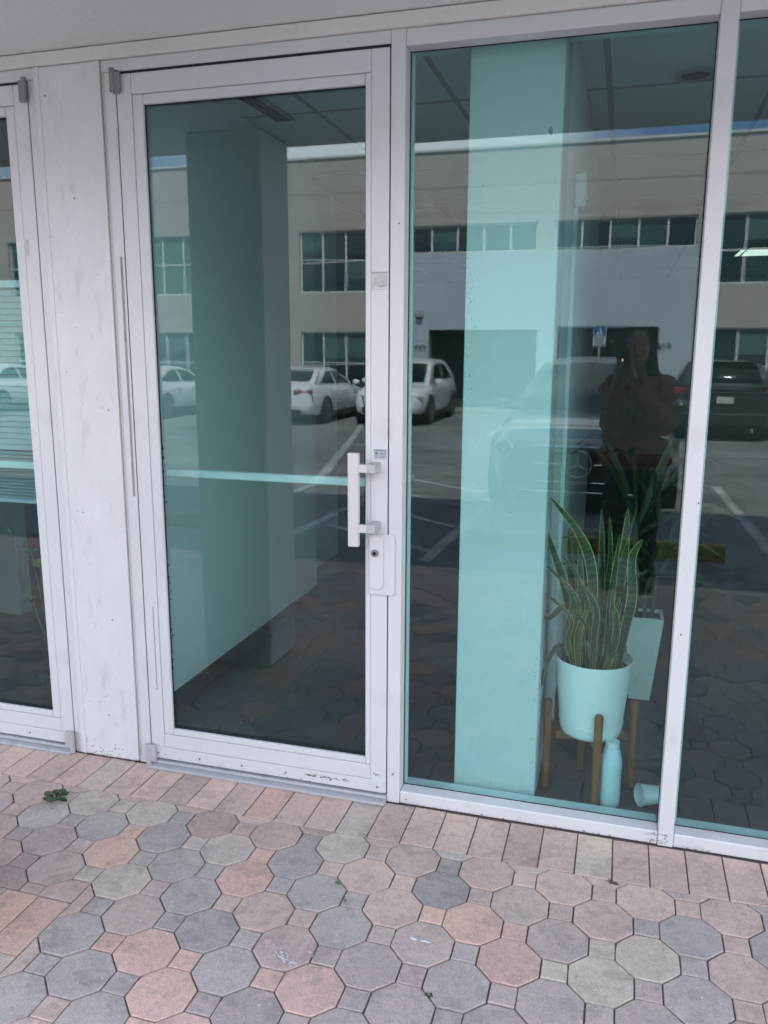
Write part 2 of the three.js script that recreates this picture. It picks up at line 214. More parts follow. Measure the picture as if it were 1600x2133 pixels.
    if (whole && !vis && cache[ck]) geo = cache[ck]; else { const list = [...o2, ...s2].map((q) => prism(vis ? rough(q) : q)).filter(Boolean); if (!list.length) continue; geo = merge(list); if (vis) turnUv(geo); else if (whole) cache[ck] = geo; }
    put(geo, known[`${i},${j}`] ?? cols[Math.floor(pr() * cols.length)], vis, x, z);
  }
  const bc = 'pplptrpllptpmtpplp'; let n = 0;
  const brickShape = [[-0.0524, -0.107], [0.0524, -0.107], [0.0524, 0.107], [-0.0524, 0.107]], brick = prism(brickShape), own = () => turnUv(prism(rough(brickShape)));
  for (let k = -80; k <= 80; k++) { const x = 0.1057 + 0.1081 * (k + 0.5); if (Math.abs(x) > 8.5) continue; put(x > -1.75 && x < 1.85 ? own() : brick, 'pppbptppbpprpplb'[(k + 320) % 16], x > -1.75 && x < 1.85, x, 0.1115, 'brick'); }
  for (let r = 0; r < 3; r++) for (let k = 0; k < 7; k++) put(k < 3 && r < 2 ? own() : brick, 'rrtpr'[(k + r * 2) % 5], k < 3 && r < 2, BX - 0.0535 - 0.1075 * k, BZ + 0.1085 + 0.2165 * r, 'brick');
  for (const k in rest) { const m = part('paver_field', merge(rest[k]), paverMats[k][0], walk); m.userData.kind = 'stuff'; }
  // specks, droppings and a smear of dry paint that lie on the pavers
  const blot = (cx, cz, rx, rz, seed, turn = 0) => { const o = [], N = 28, q = []; for (let k = 0; k < N; k++) { const a = k / N * 2 * Math.PI, f = 0.55 + 0.75 * vnoise(k / N * 9, seed, 9, 50, seed), px = Math.cos(a) * rx * f, pz = Math.sin(a) * rz * f; q.push([cx + px * Math.cos(turn) - pz * Math.sin(turn), cz + px * Math.sin(turn) + pz * Math.cos(turn)]); } for (let k = 0; k < N; k++) { const a = q[k], b = q[(k + 1) % N]; o.push(cx, 0.0052, cz, b[0], 0.0036, b[1], a[0], 0.0036, a[1]); } return tris(o); };
  const white = mat(0.86, 0.86, 0.85, { roughness: 0.9, map: T.plaster });
  part('bird_dropping', [blot(0.2565, 0.6265, 0.009, 0.008, 3), blot(0.2865, 0.6285, 0.014, 0.0035, 5)], white, walk);
  const smear = []; for (let k = 0; k < 22; k++) { const a = pr() + pr() + pr() - 1.5, b = pr() + pr() - 1; smear.push(blot(-0.062 + a * 0.05, 0.778 + a * 0.03 + b * 0.022, 0.0035 + 0.011 * pr() * pr(), 0.0015 + 0.003 * pr(), 60 + k, 0.4 + pr() * 0.5)); }
  part('paint_smear', smear.concat([blot(0.012, 0.752, 0.005, 0.004, 10), blot(0.022, 0.762, 0.004, 0.003, 11)]), mat(0.74, 0.72, 0.71, { roughness: 0.9, map: T.paver }), walk);
  const sp = []; for (let k = 0; k < 46; k++) { const z = 0.25 + pr() * 0.75, x = -1.0 + pr() * 2.2, r = 0.0012 + 0.0016 * pr() * pr(); sp.push(blot(x, z, r, r * (0.6 + 0.6 * pr()), 20 + k)); }
  const spm = part('specks', sp, white, walk); spm.userData.kind = 'stuff';
}

// ---------------------------------------------------------------- the shop's building: upper floor, soffit, trim, column
{
  const b = thing('shop_building', 'pale stucco upper storey carried over the walk above the shop front', 'building');
  part('upper_wall', cbox(-16, 14, 2.62, 7.3, 1.33, -11.6, 0.01), M.wallPaint, b);
  part('fascia_edge', cbox(-16, 14, 2.475, 2.64, 1.345, 1.20, 0.006), M.fascia, b);
  part('end_wall', cbox(-16, -2.3, -0.1, 2.474, -0.02, -0.3, 0.005), M.wallPaint, b);
  part('end_wall', cbox(2.02, 14, -0.1, 2.474, -0.02, -0.3, 0.005), M.wallPaint, b);
  part('back_wall', cbox(-16, 14, -0.1, 2.62, -11.4, -11.6, 0.005), M.wallPaint, b);
  part('side_wall', cbox(-16, -15.8, -0.1, 2.62, -0.3, -11.4, 0.005), M.wallPaint, b);
  part('side_wall', cbox(13.8, 14, -0.1, 2.62, -0.3, -11.4, 0.005), M.wallPaint, b);
  part('lintel', cbox(-2.3, 2.02, 2.433, 2.62, -0.008, -0.24, 0.002), M.wallPaint, b);
}
struct('soffit', [cbox(-16, 14, 2.477, 2.60, 1.2, -0.012, 0.002)], M.soffit);
lone('trim_board', [cbox(-8, 8, 2.4335, 2.4745, 0.012, -0.006, 0.003)], M.fascia, 'painted trim board running between the soffit and the tops of the door frames', 'trim');
{
  const c = thing('porch_column', 'square stucco column that carries the soffit in front of the doors', 'column', [0, 0, 0]);
  part('shaft', cbox(-1.235, -0.872, 0.001, 2.476, 0.957, 1.277, 0.012), mat(0.73, 0.72, 0.70, { map: T.plaster, bumpMap: T.stuccoBump, bumpScale: 0.002, roughness: 0.95 }), c);
}
// the pilaster between the two doors
{
  const c = thing('pilaster', 'white painted wooden pilaster between the two glass doors', 'pilaster');
  part('shaft', cbox(-1.214, -0.968, 0.004, 2.4325, 0.006, -0.16, 0.004), M.pilaster, c);
  part('edge_strip', cbox(-1.2155, -1.196, 0.006, 2.432, 0.0085, 0.0055, 0.001), M.pilaster, c);
  part('edge_strip', cbox(-0.9875, -0.9665, 0.012, 2.432, 0.0085, 0.0055, 0.001), M.pilaster, c);
  for (const [x, y] of [[-1.176, 2.343], [-1.045, 0.555], [-1.09, 2.02], [-1.14, 0.95], [-1.008, 1.32]]) part('nail_head', move(disc(0.0035, 0.0015, 10, 0.0005), x, y, 0.006, Math.PI / 2), M.steel, c);
}

// ---------------------------------------------------------------- doors
const GZ = -0.060;                            // plane of the window glass
function pane(x0, x1, y0, y1, z, t = 0.006) { const g = new THREE.BoxGeometry(x1 - x0, y1 - y0, t); g.translate((x0 + x1) / 2, (y0 + y1) / 2, z); return uvBox(g); }
function gasketFrame(x0, x1, y0, y1, z, w = 0.005, d = 0.004) { return [cbox(x0, x1, y0, y0 + w, z, z + d, 0.001), cbox(x0, x1, y1 - w, y1, z, z + d, 0.001), cbox(x0, x0 + w, y0 + w, y1 - w, z, z + d, 0.001), cbox(x1 - w, x1, y0 + w, y1 - w, z, z + d, 0.001)]; }
function doorLeaf(name, label, hinge) {       // leaf in its own axes: x from 0 (hinge) to W along s, y from 0; turned out by mirroring the x numbers
  const W = 0.911, s = hinge, X = (a) => s * a, Y0 = 0.031, Y1 = 2.388, D = thing(name, label, 'door');
  const bx = (a, b, y0, y1, z0, z1, c) => cbox(X(a), X(b), y0, y1, z0, z1, c);
  part('hinge_stile', bx(0, 0.0535, Y0, Y1, 0, -0.045, 0.002), M.frame, D);
  part('lock_stile', bx(W - 0.056, W, Y0, Y1, 0, -0.045, 0.002), M.frame, D);
  part('top_rail', bx(0.0543, W - 0.0567, 2.3255, Y1, -0.0005, -0.045, 0.002), M.frame, D);
  part('bottom_rail', bx(0.0543, W - 0.0567, 0.0765, 0.128, -0.0005, -0.045, 0.002), M.frame, D);
  const stop = part('glazing_stop', [bx(0.0543, 0.0915, 0.129, 2.3245, -0.002, -0.018, 0.003), bx(W - 0.0745, W - 0.0567, 0.129, 2.3245, -0.002, -0.018, 0.002), bx(0.0922, W - 0.0752, 2.2935, 2.3245, -0.002, -0.018, 0.003), bx(0.0922, W - 0.0752, 0.129, 0.1525, -0.002, -0.018, 0.003)], M.frame, D);
  part('gasket', gasketFrame(Math.min(X(0.0905), X(W - 0.0735)), Math.max(X(0.0905), X(W - 0.0735)), 0.1515, 2.2945, -0.0165, 0.006, 0.003), M.gasket, D);
  part('glass', pane(Math.min(X(0.06), X(W - 0.06)), Math.max(X(0.06), X(W - 0.06)), 0.131, 2.323, -0.0215), M.glass, D);
  const sw = part('door_sweep', bx(0.004, W - 0.004, 0.0315, 0.0758, 0.004, -0.042, 0.002), M.frame, D);
  for (let k = 0; k < 6; k++) part('screw', move(disc(0.0042, 0.002, 10, 0.0006), X(0.03 + k * (W - 0.06) / 5), 0.052, 0.0035, Math.PI / 2), M.steel, sw);
  const pb = part('push_bar', bx(0.05, W - 0.05, 1.083, 1.1105, -0.075, -0.105, 0.004), M.frame, D);
  for (const a of [0.045, W - 0.045]) part('bracket', bx(a - 0.018, a + 0.018, 1.07, 1.125, -0.0455, -0.09, 0.003), M.frame, pb);
  // offset pivots at the hinge side
  part('pivot', [bx(-0.009, 0.022, 2.328, 2.396, 0.001, 0.019, 0.006), rod([X(-0.003), 2.333, 0.016], [X(-0.003), 2.402, 0.016], 0.009, 0.009, 14)], M.steel, D);
  part('pivot', [bx(-0.010, 0.026, 0.024, 0.088, 0.005, 0.026, 0.004), rod([X(-0.003), 0.006, 0.018], [X(-0.003), 0.09, 0.018], 0.010, 0.010, 14)], M.aluDull, D);
  return D;
}
const door = doorLeaf('glass_door', 'white framed glass door with pull bar and lock guard beside the tall window', 1);
door.position.set(-0.9125, 0, 0);
{
  const h = part('pull_handle', extrude(rrect(0.802, 0.8365, 0.914, 1.213, 0.004), 0.02, 0.055, 0.002), M.handle, door);
  h.userData.label = 'pale grey square pull bar';
  for (const y of [1.165, 0.973]) { part('handle_arm', cbox(0.832, 0.866, y - 0.013, y + 0.013, 0.07, 0.058, 0.002), M.handle, h); part('handle_post', cbox(0.860, 0.890, y - 0.0145, y + 0.0145, 0.0705, 0.0005, 0.002), M.aluDull, h); }
  const g = part('lock_guard', extrude(rrect(0.852, 0.939, 0.742, 0.945, 0.012), 0.010, 0.0012, 0.003), M.frame, door);
  const st = new THREE.Shape(); st.moveTo(0.857, 0.943); st.lineTo(0.857, 0.782); st.absarc(0.8795, 0.782, 0.0225, Math.PI, 2 * Math.PI, false); st.lineTo(0.902, 0.943); st.closePath();
  part('lock_cover', extrude(st, 0.006, 0.0114, 0.002), M.frame, g);
  part('lock_cylinder', [move(disc(0.0125, 0.006, 24, 0.001), 0.8745, 0.884, 0.0168, Math.PI / 2)], M.steel, g);
  part('keyhole', [move(disc(0.006, 0.0022, 18, 0.0005), 0.8745, 0.884, 0.0221, Math.PI / 2), cbox(0.8733, 0.8757, 0.879, 0.889, 0.0242, 0.0248, 0.0003)], M.dark, g);
  const sticker = (x0, x1, y0, y1, fn, name) => { const c = document.createElement('canvas'); c.width = 128; c.height = 128; fn(c.getContext('2d')); const t = new THREE.CanvasTexture(c); t.colorSpace = THREE.SRGBColorSpace; const gg = new THREE.BoxGeometry(x1 - x0, y1 - y0, 0.0006); gg.translate((x0 + x1) / 2, (y0 + y1) / 2, 0.0008); const m = new THREE.MeshStandardMaterial({ map: t, roughness: 0.7 }); return part(name, flat(gg), m, door); };
  const sr = rng(5);
  sticker(0.866, 0.909, 1.187, 1.220, (x) => { x.fillStyle = '#b9bcc2'; x.fillRect(0, 0, 128, 128); x.fillStyle = '#6c7078'; x.fillRect(0, 4, 118, 16); for (let k = 0; k < 5; k++) { x.fillStyle = ['#4d525c', '#5e636c', '#444954'][k % 3]; x.fillRect(48, 30 + k * 17, 52 + sr() * 24, 7); } x.fillStyle = '#343a46'; x.fillRect(12, 38, 26, 26); x.fillStyle = '#5a606b'; x.fillRect(8, 78, 34, 6); x.fillRect(14, 94, 22, 10); for (let k = 0; k < 220; k++) { x.fillStyle = sr() < 0.6 ? '#c3c6cc' : '#8d929b'; x.fillRect(sr() * 128, sr() * 128, 3 + sr() * 5, 2 + sr() * 3); } }, 'worn_label');
  sticker(0.858, 0.908, 1.709, 1.762, (x) => { x.fillStyle = '#c3c4c4'; x.fillRect(0, 0, 128, 128); for (let k = 0; k < 260; k++) { x.fillStyle = ['#b8b5b0', '#aaa8a4', '#bcbcba', '#cbcbd0'][k % 4]; x.globalAlpha = 0.35; x.fillRect(sr() * 128, sr() * 128, 6 + sr() * 26, 4 + sr() * 12); } x.globalAlpha = 1; x.fillStyle = '#a29e97'; x.fillRect(0, 0, 128, 10); x.fillRect(60, 96, 40, 14); x.fillStyle = '#d5d6d8'; x.fillRect(20, 112, 108, 8); }, 'faded_sticker');
  part('rust_run', [cbox(0.034, 0.0375, 0.30, 0.62, 0.0002, 0.0006, 0.0001)], mat(0.42, 0.36, 0.27, { roughness: 0.9, map: T.paver }), door);
}
const door2 = doorLeaf('glass_door', 'white framed glass door with window blind behind it', -1);
door2.position.set(-1.2525, 0, 0);
{ // a worn paint line and tape mark on that door's stile
  part('tape_mark', cbox(-0.049, -0.036, 1.842, 1.895, 0.0004, 0.0008, 0.0001), mat(0.60, 0.585, 0.55, { roughness: 0.8, map: T.paver }), door2);
}

// ---------------------------------------------------------------- the storefront frame with its windows
{
  const f = thing('storefront_frame', 'white aluminium shop front frame with tall fixed windows beside the doors', 'window frame');
  const fr = (name, ...a) => part(name, cbox(...a), M.frame, f);
  fr('mullion', 0.0025, 0.0462, 0.001, 2.4328, 0, -0.105, 0.002);
  fr('mullion', 0.8895, 0.9349, 0.001, 2.4328, 0.001, -0.068, 0.002);
  fr('mullion', 1.93, 1.98, 0.001, 2.4328, 0, -0.115, 0.002);
  for (const [a, b] of [[0.0466, 0.8891], [0.9353, 1.9296]]) {
    fr('header', a, b, 2.387, 2.4326, -0.002, -0.067, 0.002);
    fr('sill', a, b, 0.001, 0.046, -0.002, -0.108, 0.004);
    part('gasket', gasketFrame(a - 0.0002, b + 0.0002, 0.0465, 2.3865, GZ + 0.0035, 0.0028, 0.003), M.gasket, f);
    part('glazing_bead', cbox(a, a + 0.010, 0.047, 2.386, GZ - 0.004, GZ - 0.02, 0.002), M.frame, f);
    part('window_glass', pane(a + 0.0005, b - 0.0005, 0.0468, 2.3862, GZ), M.glass, f);
  }
  // door frames
  fr('door_header', -0.9665, 0.0018, 2.3965, 2.4327, 0, -0.115, 0.002);
  fr('door_jamb', -0.9664, -0.9165, 0.001, 2.3955, 0, -0.115, 0.002);
  part('jamb_seal', cbox(-0.9625, -0.9555, 0.03, 2.40, 0.0005, 0.0016, 0.0004), mat(0.60, 0.575, 0.54, { map: T.board, roughness: 0.9 }), f);
  part('jamb_scrape', cbox(-0.9325, -0.9235, 1.02, 1.83, 0.0004, 0.0012, 0.0003), mat(0.36, 0.34, 0.335, { map: T.paver, roughness: 0.8 }), f);
  fr('door_header', -2.22, -1.2158, 2.3965, 2.4327, 0, -0.115, 0.002);
  fr('door_jamb', -1.2485, -1.2158, 0.001, 2.3955, 0, -0.115, 0.002);
  fr('door_jamb', -2.30, -2.169, 0.001, 2.3955, 0, -0.115, 0.002);
  for (const [a, b] of [[-0.9155, 0.0016], [-2.168, -1.2495]]) {
    part('weather_strip', [cbox(a, b, 2.3882, 2.3962, -0.003, -0.03, 0.0005), cbox(a - 0.0012, a + 0.0022, 0.03, 2.388, -0.004, -0.03, 0.0003), cbox(b - 0.0012, b + 0.0008, 0.03, 2.388, -0.004, -0.03, 0.0003)], M.gasket, f);
    part('threshold', [cbox(a, b, 0.001, 0.012, 0.036, -0.115, 0.002), cbox(a, b, 0.0125, 0.0245, 0.012, -0.10, 0.003)], M.aluDull, f);
    part('door_stop', [cbox(a, b, 2.36, 2.3963, -0.048, -0.11, 0.002), cbox(a, a + 0.012, 0.025, 2.36, -0.048, -0.11, 0.002), cbox(b - 0.012, b, 0.025, 2.36, -0.048, -0.11, 0.002)], M.dark, f);
  }
}

// dirt that shows on the frames: flecks, chips and scratches, each a thin crust of its own
function fleck(cx, cy, rx, ry, seed, turn, z) { const o = [], N = 14, q = []; for (let k = 0; k < N; k++) { const a = k / N * 2 * Math.PI, f = 0.45 + 0.9 * vnoise(k / N * 7, seed, 7, 50, seed), px = Math.cos(a) * rx * f, py = Math.sin(a) * ry * f; q.push([cx + px * Math.cos(turn) - py * Math.sin(turn), cy + px * Math.sin(turn) + py * Math.cos(turn)]); } for (let k = 0; k < N; k++) { const a = q[k], b = q[(k + 1) % N]; o.push(cx, cy, z + 0.0007, a[0], a[1], z + 0.0002, b[0], b[1], z + 0.0002); } return tris(o); }
{
  const dr = rng(77), grime = mat(0.16, 0.145, 0.13, { roughness: 0.95, map: T.paver }), chip = mat(0.30, 0.29, 0.28, { roughness: 0.9, map: T.paver });
  const crust = (name, list, m, host) => { const p = part(name, list, m, host); p.userData.kind = 'stuff'; };
  { const q = []; for (let k = 0; k < 70; k++) q.push(fleck(0.0925 + 0.010 * dr() * dr(), 0.17 + 1.05 * dr(), 0.0008 + 0.0022 * dr(), 0.002 + 0.009 * dr() * dr(), k + 5, 0, -0.0183)); crust('sealant_residue', q, M.gasket, door); const e = []; for (let k = 0; k < 130; k++) e.push(fleck(0.10 + 0.72 * dr(), 0.16 + 2.1 * dr(), 0.0004 + 0.0007 * dr(), 0.0005 + 0.0012 * dr() * dr(), k + 9, dr() * 3, -0.0183)); crust('glass_specks', e, mat(0.5, 0.5, 0.48, { roughness: 0.9 }), door); }
  const f = scene.getObjectByName('storefront_frame'), pil = scene.getObjectByName('pilaster');
  let a = []; for (let k = 0; k < 46; k++) { const t = dr(); a.push(fleck(0.62 + t * 0.16, 0.058 + (dr() - 0.5) * 0.008, 0.002 + 0.006 * dr(), 0.0008 + 0.0012 * dr(), k + 3, 0.05, 0.004)); } for (let k = 0; k < 16; k++) a.push(fleck(0.02 + dr() * 0.87, 0.033 + 0.02 * dr() * dr(), 0.001 + 0.003 * dr(), 0.001 + 0.001 * dr(), k + 60, dr() * 3, 0.004)); for (let k = 0; k < 9; k++) a.push(fleck(0.865 + dr() * 0.025, 0.092 + dr() * 0.008, 0.001 + 0.002 * dr(), 0.001 + 0.0015 * dr(), k + 90, dr() * 3, 0.0)); crust('grime_flecks', a, grime, door);
  a = []; for (let k = 0; k < 26; k++) a.push(fleck(0.86 + 0.06 * dr(), 0.006 + 0.036 * dr(), 0.003 + 0.009 * dr(), 0.0005 + 0.0005 * dr(), k + 7, dr() * 3.1, dr() < 0.0 ? 0 : 0.001)); for (let k = 0; k < 60; k++) a.push(fleck(0.05 + dr() * 1.0, 0.003 + 0.01 * dr() * dr(), 0.002 + 0.006 * dr(), 0.0008 + 0.001 * dr(), k + 130, 0, 0.001)); for (const [x, y] of [[0.022, 0.105], [0.025, 0.11], [0.07, 0.02], [0.93, 1.1], [0.91, 0.7], [0.03, 1.9]]) a.push(fleck(x, y, 0.002, 0.004, 5, dr(), 0.001)); crust('grime_flecks', a, grime, f); a = []; for (let k = 0; k < 220; k++) a.push(fleck(0.06 + 1.3 * dr(), 0.06 + 2.3 * dr() * dr(), 0.0004 + 0.0007 * dr(), 0.0005 + 0.0014 * dr() * dr(), k + 9, dr() * 3, GZ + 0.0032)); crust('glass_specks', a, mat(0.5, 0.5, 0.48, { roughness: 0.9 }), f);
  a = []; for (let k = 0; k < 70; k++) { const y = 0.004 + 0.07 * Math.pow(dr(), 3); a.push(fleck(-1.212 + dr() * 0.243, y, 0.001 + 0.004 * dr(), 0.001 + 0.002 * dr(), k + 11, dr() * 3, 0.0062)); } for (let k = 0; k < 40; k++) a.push(fleck(-1.2 + dr() * 0.21, 0.1 + 2.2 * dr(), 0.0006 + 0.0012 * dr(), 0.001 + 0.004 * dr() * dr(), k + 200, 0, 0.0062)); crust('grime_flecks', a, chip, pil);
}

// ---------------------------------------------------------------- inside
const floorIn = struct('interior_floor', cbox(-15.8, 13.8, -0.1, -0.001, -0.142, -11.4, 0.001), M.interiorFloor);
{
  const c = structGroup('interior_ceiling');
  part('deck', cbox(-15.7, 13.7, 2.609, 2.618, -0.25, -11.39, 0.001), M.tile, c);
  const gx = (k) => -0.072 + 0.648 * k, gz = (k) => -1.3 - 1.297 * k, tg = cbox(-0.317, 0.317, -0.004, 0.004, -0.6415, 0.6415, 0.002);
  for (let i = -3; i <= 6; i++) for (let k = -1; k <= 6; k++) { if (i === 3 && k === 4) continue; const z = gz(k) - 0.6485; if (z + 0.64 > -0.245) { if (z > -0.5) { continue; } } const m = part('ceiling_tile', tg, M.tile, c); m.position.set(gx(i) + 0.324, 2.6045, z); }
  for (let i = -3; i <= 7; i++) part('grid_bar', cbox(gx(i) - 0.012, gx(i) + 0.012, 2.598, 2.6035, -0.26, -10.9, 0.001), M.bar, c);
  for (let k = 0; k <= 7; k++) for (let i = -3; i <= 6; i++) part('grid_bar', cbox(gx(i) + 0.0125, gx(i + 1) - 0.0125, 2.5982, 2.6034, gz(k) - 0.012, gz(k) + 0.012, 0.001), M.bar, c);
}
const wallIn = (name, ...a) => struct(name, cbox(...a), M.interiorWall);
wallIn('partition_wall', -1.20, -1.09, 0.0, 2.60, -0.165, -2.2, 0.004);
wallIn('partition_wall', -1.44, -1.33, 0.0, 2.60, -2.205, -3.15, 0.004);
wallIn('partition_wall', -1.44, -1.20, 0.0, 2.60, -2.09, -2.2, 0.004);
wallIn('partition_wall', -4.4, -1.335, 0.0, 2.60, -3.16, -3.3, 0.004);
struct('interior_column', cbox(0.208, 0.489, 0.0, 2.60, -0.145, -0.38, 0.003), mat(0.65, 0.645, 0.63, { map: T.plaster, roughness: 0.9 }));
{ const dr = rng(15), a = []; for (let k = 0; k < 60; k++) a.push(fleck(0.212 + 0.05 * dr() * dr(), 1.0 + 0.85 * Math.sqrt(dr()), 0.001 + 0.002 * dr() * dr(), 0.001 + 0.004 * dr() * dr(), k + 3, dr(), -0.145)); for (let k = 0; k < 26; k++) a.push(fleck(0.215 + 0.265 * dr(), 0.05 + 2.3 * dr(), 0.0008 + 0.0014 * dr(), 0.001 + 0.002 * dr(), k + 80, dr(), -0.145)); for (let k = 0; k < 20; k++) a.push(fleck(0.47 + 0.015 * dr(), 0.06 + 0.5 * dr(), 0.0008 + 0.0014 * dr(), 0.001 + 0.003 * dr(), k + 120, dr(), -0.145)); a.push(fleck(0.452, 2.165, 0.006, 0.014, 5, 0.1, -0.145)); const p = part('flecks', a, mat(0.30, 0.29, 0.27, { roughness: 0.9 }), scene.getObjectByName('interior_column')); p.userData.kind = 'stuff'; }
wallIn('partition_wall', 0.33, 0.486, 0.0, 2.60, -0.385, -3.6, 0.003);
wallIn('rear_wall', -4.4, 5.2, 0.0, 2.60, -10.6, -10.75, 0.004);
wallIn('side_wall', 4.3, 4.45, 0.0, 2.60, -0.31, -10.5, 0.004);
wallIn('side_wall', -4.4, -4.25, 0.0, 2.60, -0.31, -3.15, 0.004);
wallIn('side_wall', -4.4, -4.25, 0.0, 2.60, -3.35, -10.5, 0.004);
wallIn('low_wall', -3.4, -2.60, 0.0, 0.86, -1.32, -1.42, 0.004);
{ // ceiling light panel, lit
  const l = thing('ceiling_light', 'lit fluorescent panel in the ceiling deep inside the shop', 'light', [2.45, 2.597, -7.5]);
  part('light_frame', [cbox(-0.66, 0.66, -0.004, 0.008, -0.335, -0.315, 0.002), cbox(-0.66, 0.66, -0.004, 0.008, 0.315, 0.335, 0.002), cbox(-0.66, -0.64, -0.004, 0.008, -0.314, 0.314, 0.002), cbox(0.64, 0.66, -0.004, 0.008, -0.314, 0.314, 0.002)], M.frame, l);
  const em = mat(0.8, 0.8, 0.78, { roughness: 0.5 }); em.emissive.setRGB(1.0, 1.0, 0.86); em.emissiveIntensity = 0.38;
  part('light_diffuser', cbox(-0.639, 0.639, 0.001, 0.007, -0.313, 0.313, 0.001), em, l);
  const ra = new THREE.RectAreaLight(new THREE.Color(1, 1, 0.88), 0.12, 1.26, 0.61); ra.position.set(2.45, 2.59, -7.5); ra.lookAt(2.45, 0, -7.5); scene.add(ra);
}
{
  const v = thing('ceiling_vent', 'dark slotted air vent in the ceiling behind the door', 'vent', [-0.91, 2.588, -1.15], -0.04);
  part('frame', [cbox(-0.05, 0.05, 0, 0.009, -0.22, 0.22, 0.002)], M.bar, v);
  for (let k = -1; k <= 1; k++) part('slat', cbox(-0.008 + k * 0.026, 0.008 + k * 0.026, -0.006, -0.0004, -0.2, 0.2, 0.002), M.dark, v);
  const d = thing('downlight', 'unlit round downlight in the ceiling above the plants', 'light', [0.905, 2.588, -1.2]);
  part('trim_ring', lathe([[0.055, 0.004], [0.06, 0], [0.085, 0.002], [0.088, 0.009]], 28), M.bar, d);
  part('reflector', lathe([[0.0, 0.0088], [0.04, 0.0086], [0.0548, 0.0045]], 28), M.dark, d);
  const s = thing('motion_sensor', 'white box sensor with cable cover on the inside partition', 'sensor', [0.486, 0, -0.78]);
  part('housing', cbox(0.0005, 0.045, 2.05, 2.17, -0.04, 0.04, 0.008), M.frame, s);
  part('lens', cbox(0.0455, 0.05, 2.07, 2.11, -0.025, 0.025, 0.004), M.aluDull, s);
  part('cable_cover', cbox(0.0005, 0.018, 0.02, 2.049, -0.015, 0.015, 0.003), M.frame, s);
  const b = thing('skirting', 'dark skirting board along the wall inside the door', 'skirting');
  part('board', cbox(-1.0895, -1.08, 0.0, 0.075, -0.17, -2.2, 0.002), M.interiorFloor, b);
}
// blind behind the other door: every slat its own piece
{
  const b = thing('window_blind', 'pale horizontal slat blind hanging behind the neighbouring glass door', 'blind', [-1.72, 0, -0.19]);
  part('head_rail', cbox(-0.46, 0.46, 1.752, 1.78, -0.02, 0.02, 0.003), M.frame, b);
  const slat = cbox(-0.455, 0.455, -0.0008, 0.0008, -0.0125, 0.0125, 0.0004), sm = mat(0.42, 0.43, 0.43, { roughness: 0.6 });
  for (let k = 0; k < 80; k++) { const y = k < 14 ? 0.952 + k * 0.0135 : 1.128 + (k - 13) * 0.0225; if (y > 1.74) break; const m = part('slat', slat, sm, b); m.position.y = y; m.rotation.x = k < 14 ? 0.35 : 1.2; }
  part('bottom_rail', cbox(-0.456, 0.456, 0.928, 0.945, -0.013, 0.013, 0.003), sm, b);
  for (const x of [-0.3, 0.3]) part('cord', rod([x, 0.94, 0.0], [x, 2.598, 0.0], 0.0012, 0.0012, 6), sm, b);
}
// ---------------------------------------------------------------- plants behind the window
const leafGreen = mat(0.045, 0.090, 0.034, { map: T.leafBand, roughness: 0.5 }), leafYellow = mat(0.50, 0.50, 0.13, { roughness: 0.5 }), leafDark = mat(0.028, 0.055, 0.024, { roughness: 0.5 }), soil = mat(0.05, 0.037, 0.028, { map: T.paver, roughness: 1 });
function leafGeo(pts, w, face, fold = 0.25, edge = 0.11) {   // a strap leaf along pts; returns the green middle and the pale margins
  const cv = new THREE.CatmullRomCurve3(pts.map((p) => new THREE.Vector3(...p))), N = 22, mid = [], rim = [], midUv = [];
  const rows = []; const F = new THREE.Vector3(...face).normalize();
  for (let k = 0; k <= N; k++) { const t = k / N, p = cv.getPoint(t), d = cv.getTangent(t), sd = new THREE.Vector3().crossVectors(d, F).normalize(), nn = new THREE.Vector3().crossVectors(sd, d).normalize(), ww = w * (0.34 + 0.66 * Math.sin(Math.min(1, t * 1.55 + 0.12) * Math.PI / 2)) * Math.pow(Math.max(0, 1 - Math.pow(t, 3.2)), 0.75), q = (a) => p.clone().addScaledVector(sd, a * ww).addScaledVector(nn, (Math.abs(a) - 0.5) * fold * ww); rows.push([q(-1), q(-1 + edge), q(0), q(1 - edge), q(1), t, nn]); }
  const quad = (o, a, b, c, d) => o.push(...a.toArray(), ...b.toArray(), ...c.toArray(), ...a.toArray(), ...c.toArray(), ...d.toArray());
  for (let k = 0; k < N; k++) { const A = rows[k], B = rows[k + 1]; for (let c = 0; c < 4; c++) { const o = c === 0 || c === 3 ? rim : mid; quad(o, A[c], A[c + 1], B[c + 1], B[c]); if (o === mid) { const u0 = (c - 1) * 0.5, u1 = u0 + 0.5; midUv.push(u0, A[5], u1, A[5], u1, B[5], u0, A[5], u1, B[5], u0, B[5]); } } }
  const th = (arr) => { const g = tris(arr), n = g.attributes.normal, p = g.attributes.position, o = []; for (let i = 0; i < p.count; i += 3) { const v = [0, 1, 2].map((k) => [p.getX(i + k) - n.getX(i + k) * 0.0016, p.getY(i + k) - n.getY(i + k) * 0.0016, p.getZ(i + k) - n.getZ(i + k) * 0.0016]); o.push(...v[0], ...v[2], ...v[1]); } return o; };
  const gm = tris([...mid, ...th(mid)]); const uv2 = []; for (let i = 0; i < midUv.length; i += 6) uv2.push(midUv[i], midUv[i + 1], midUv[i + 4], midUv[i + 5], midUv[i + 2], midUv[i + 3]); gm.setAttribute('uv', new THREE.Float32BufferAttribute([...midUv, ...uv2], 2));
  return [gm, uvBox(tris([...rim, ...th(rim)]))];
}
function addLeaf(parent, pts, w, face, m = leafGreen, my = leafYellow) { const [a, b] = leafGeo(pts, w * 0.74, face, 0.3, 0.13); const l = part('leaf', a, m, parent); part('leaf_margin', b, my, l); return l; }
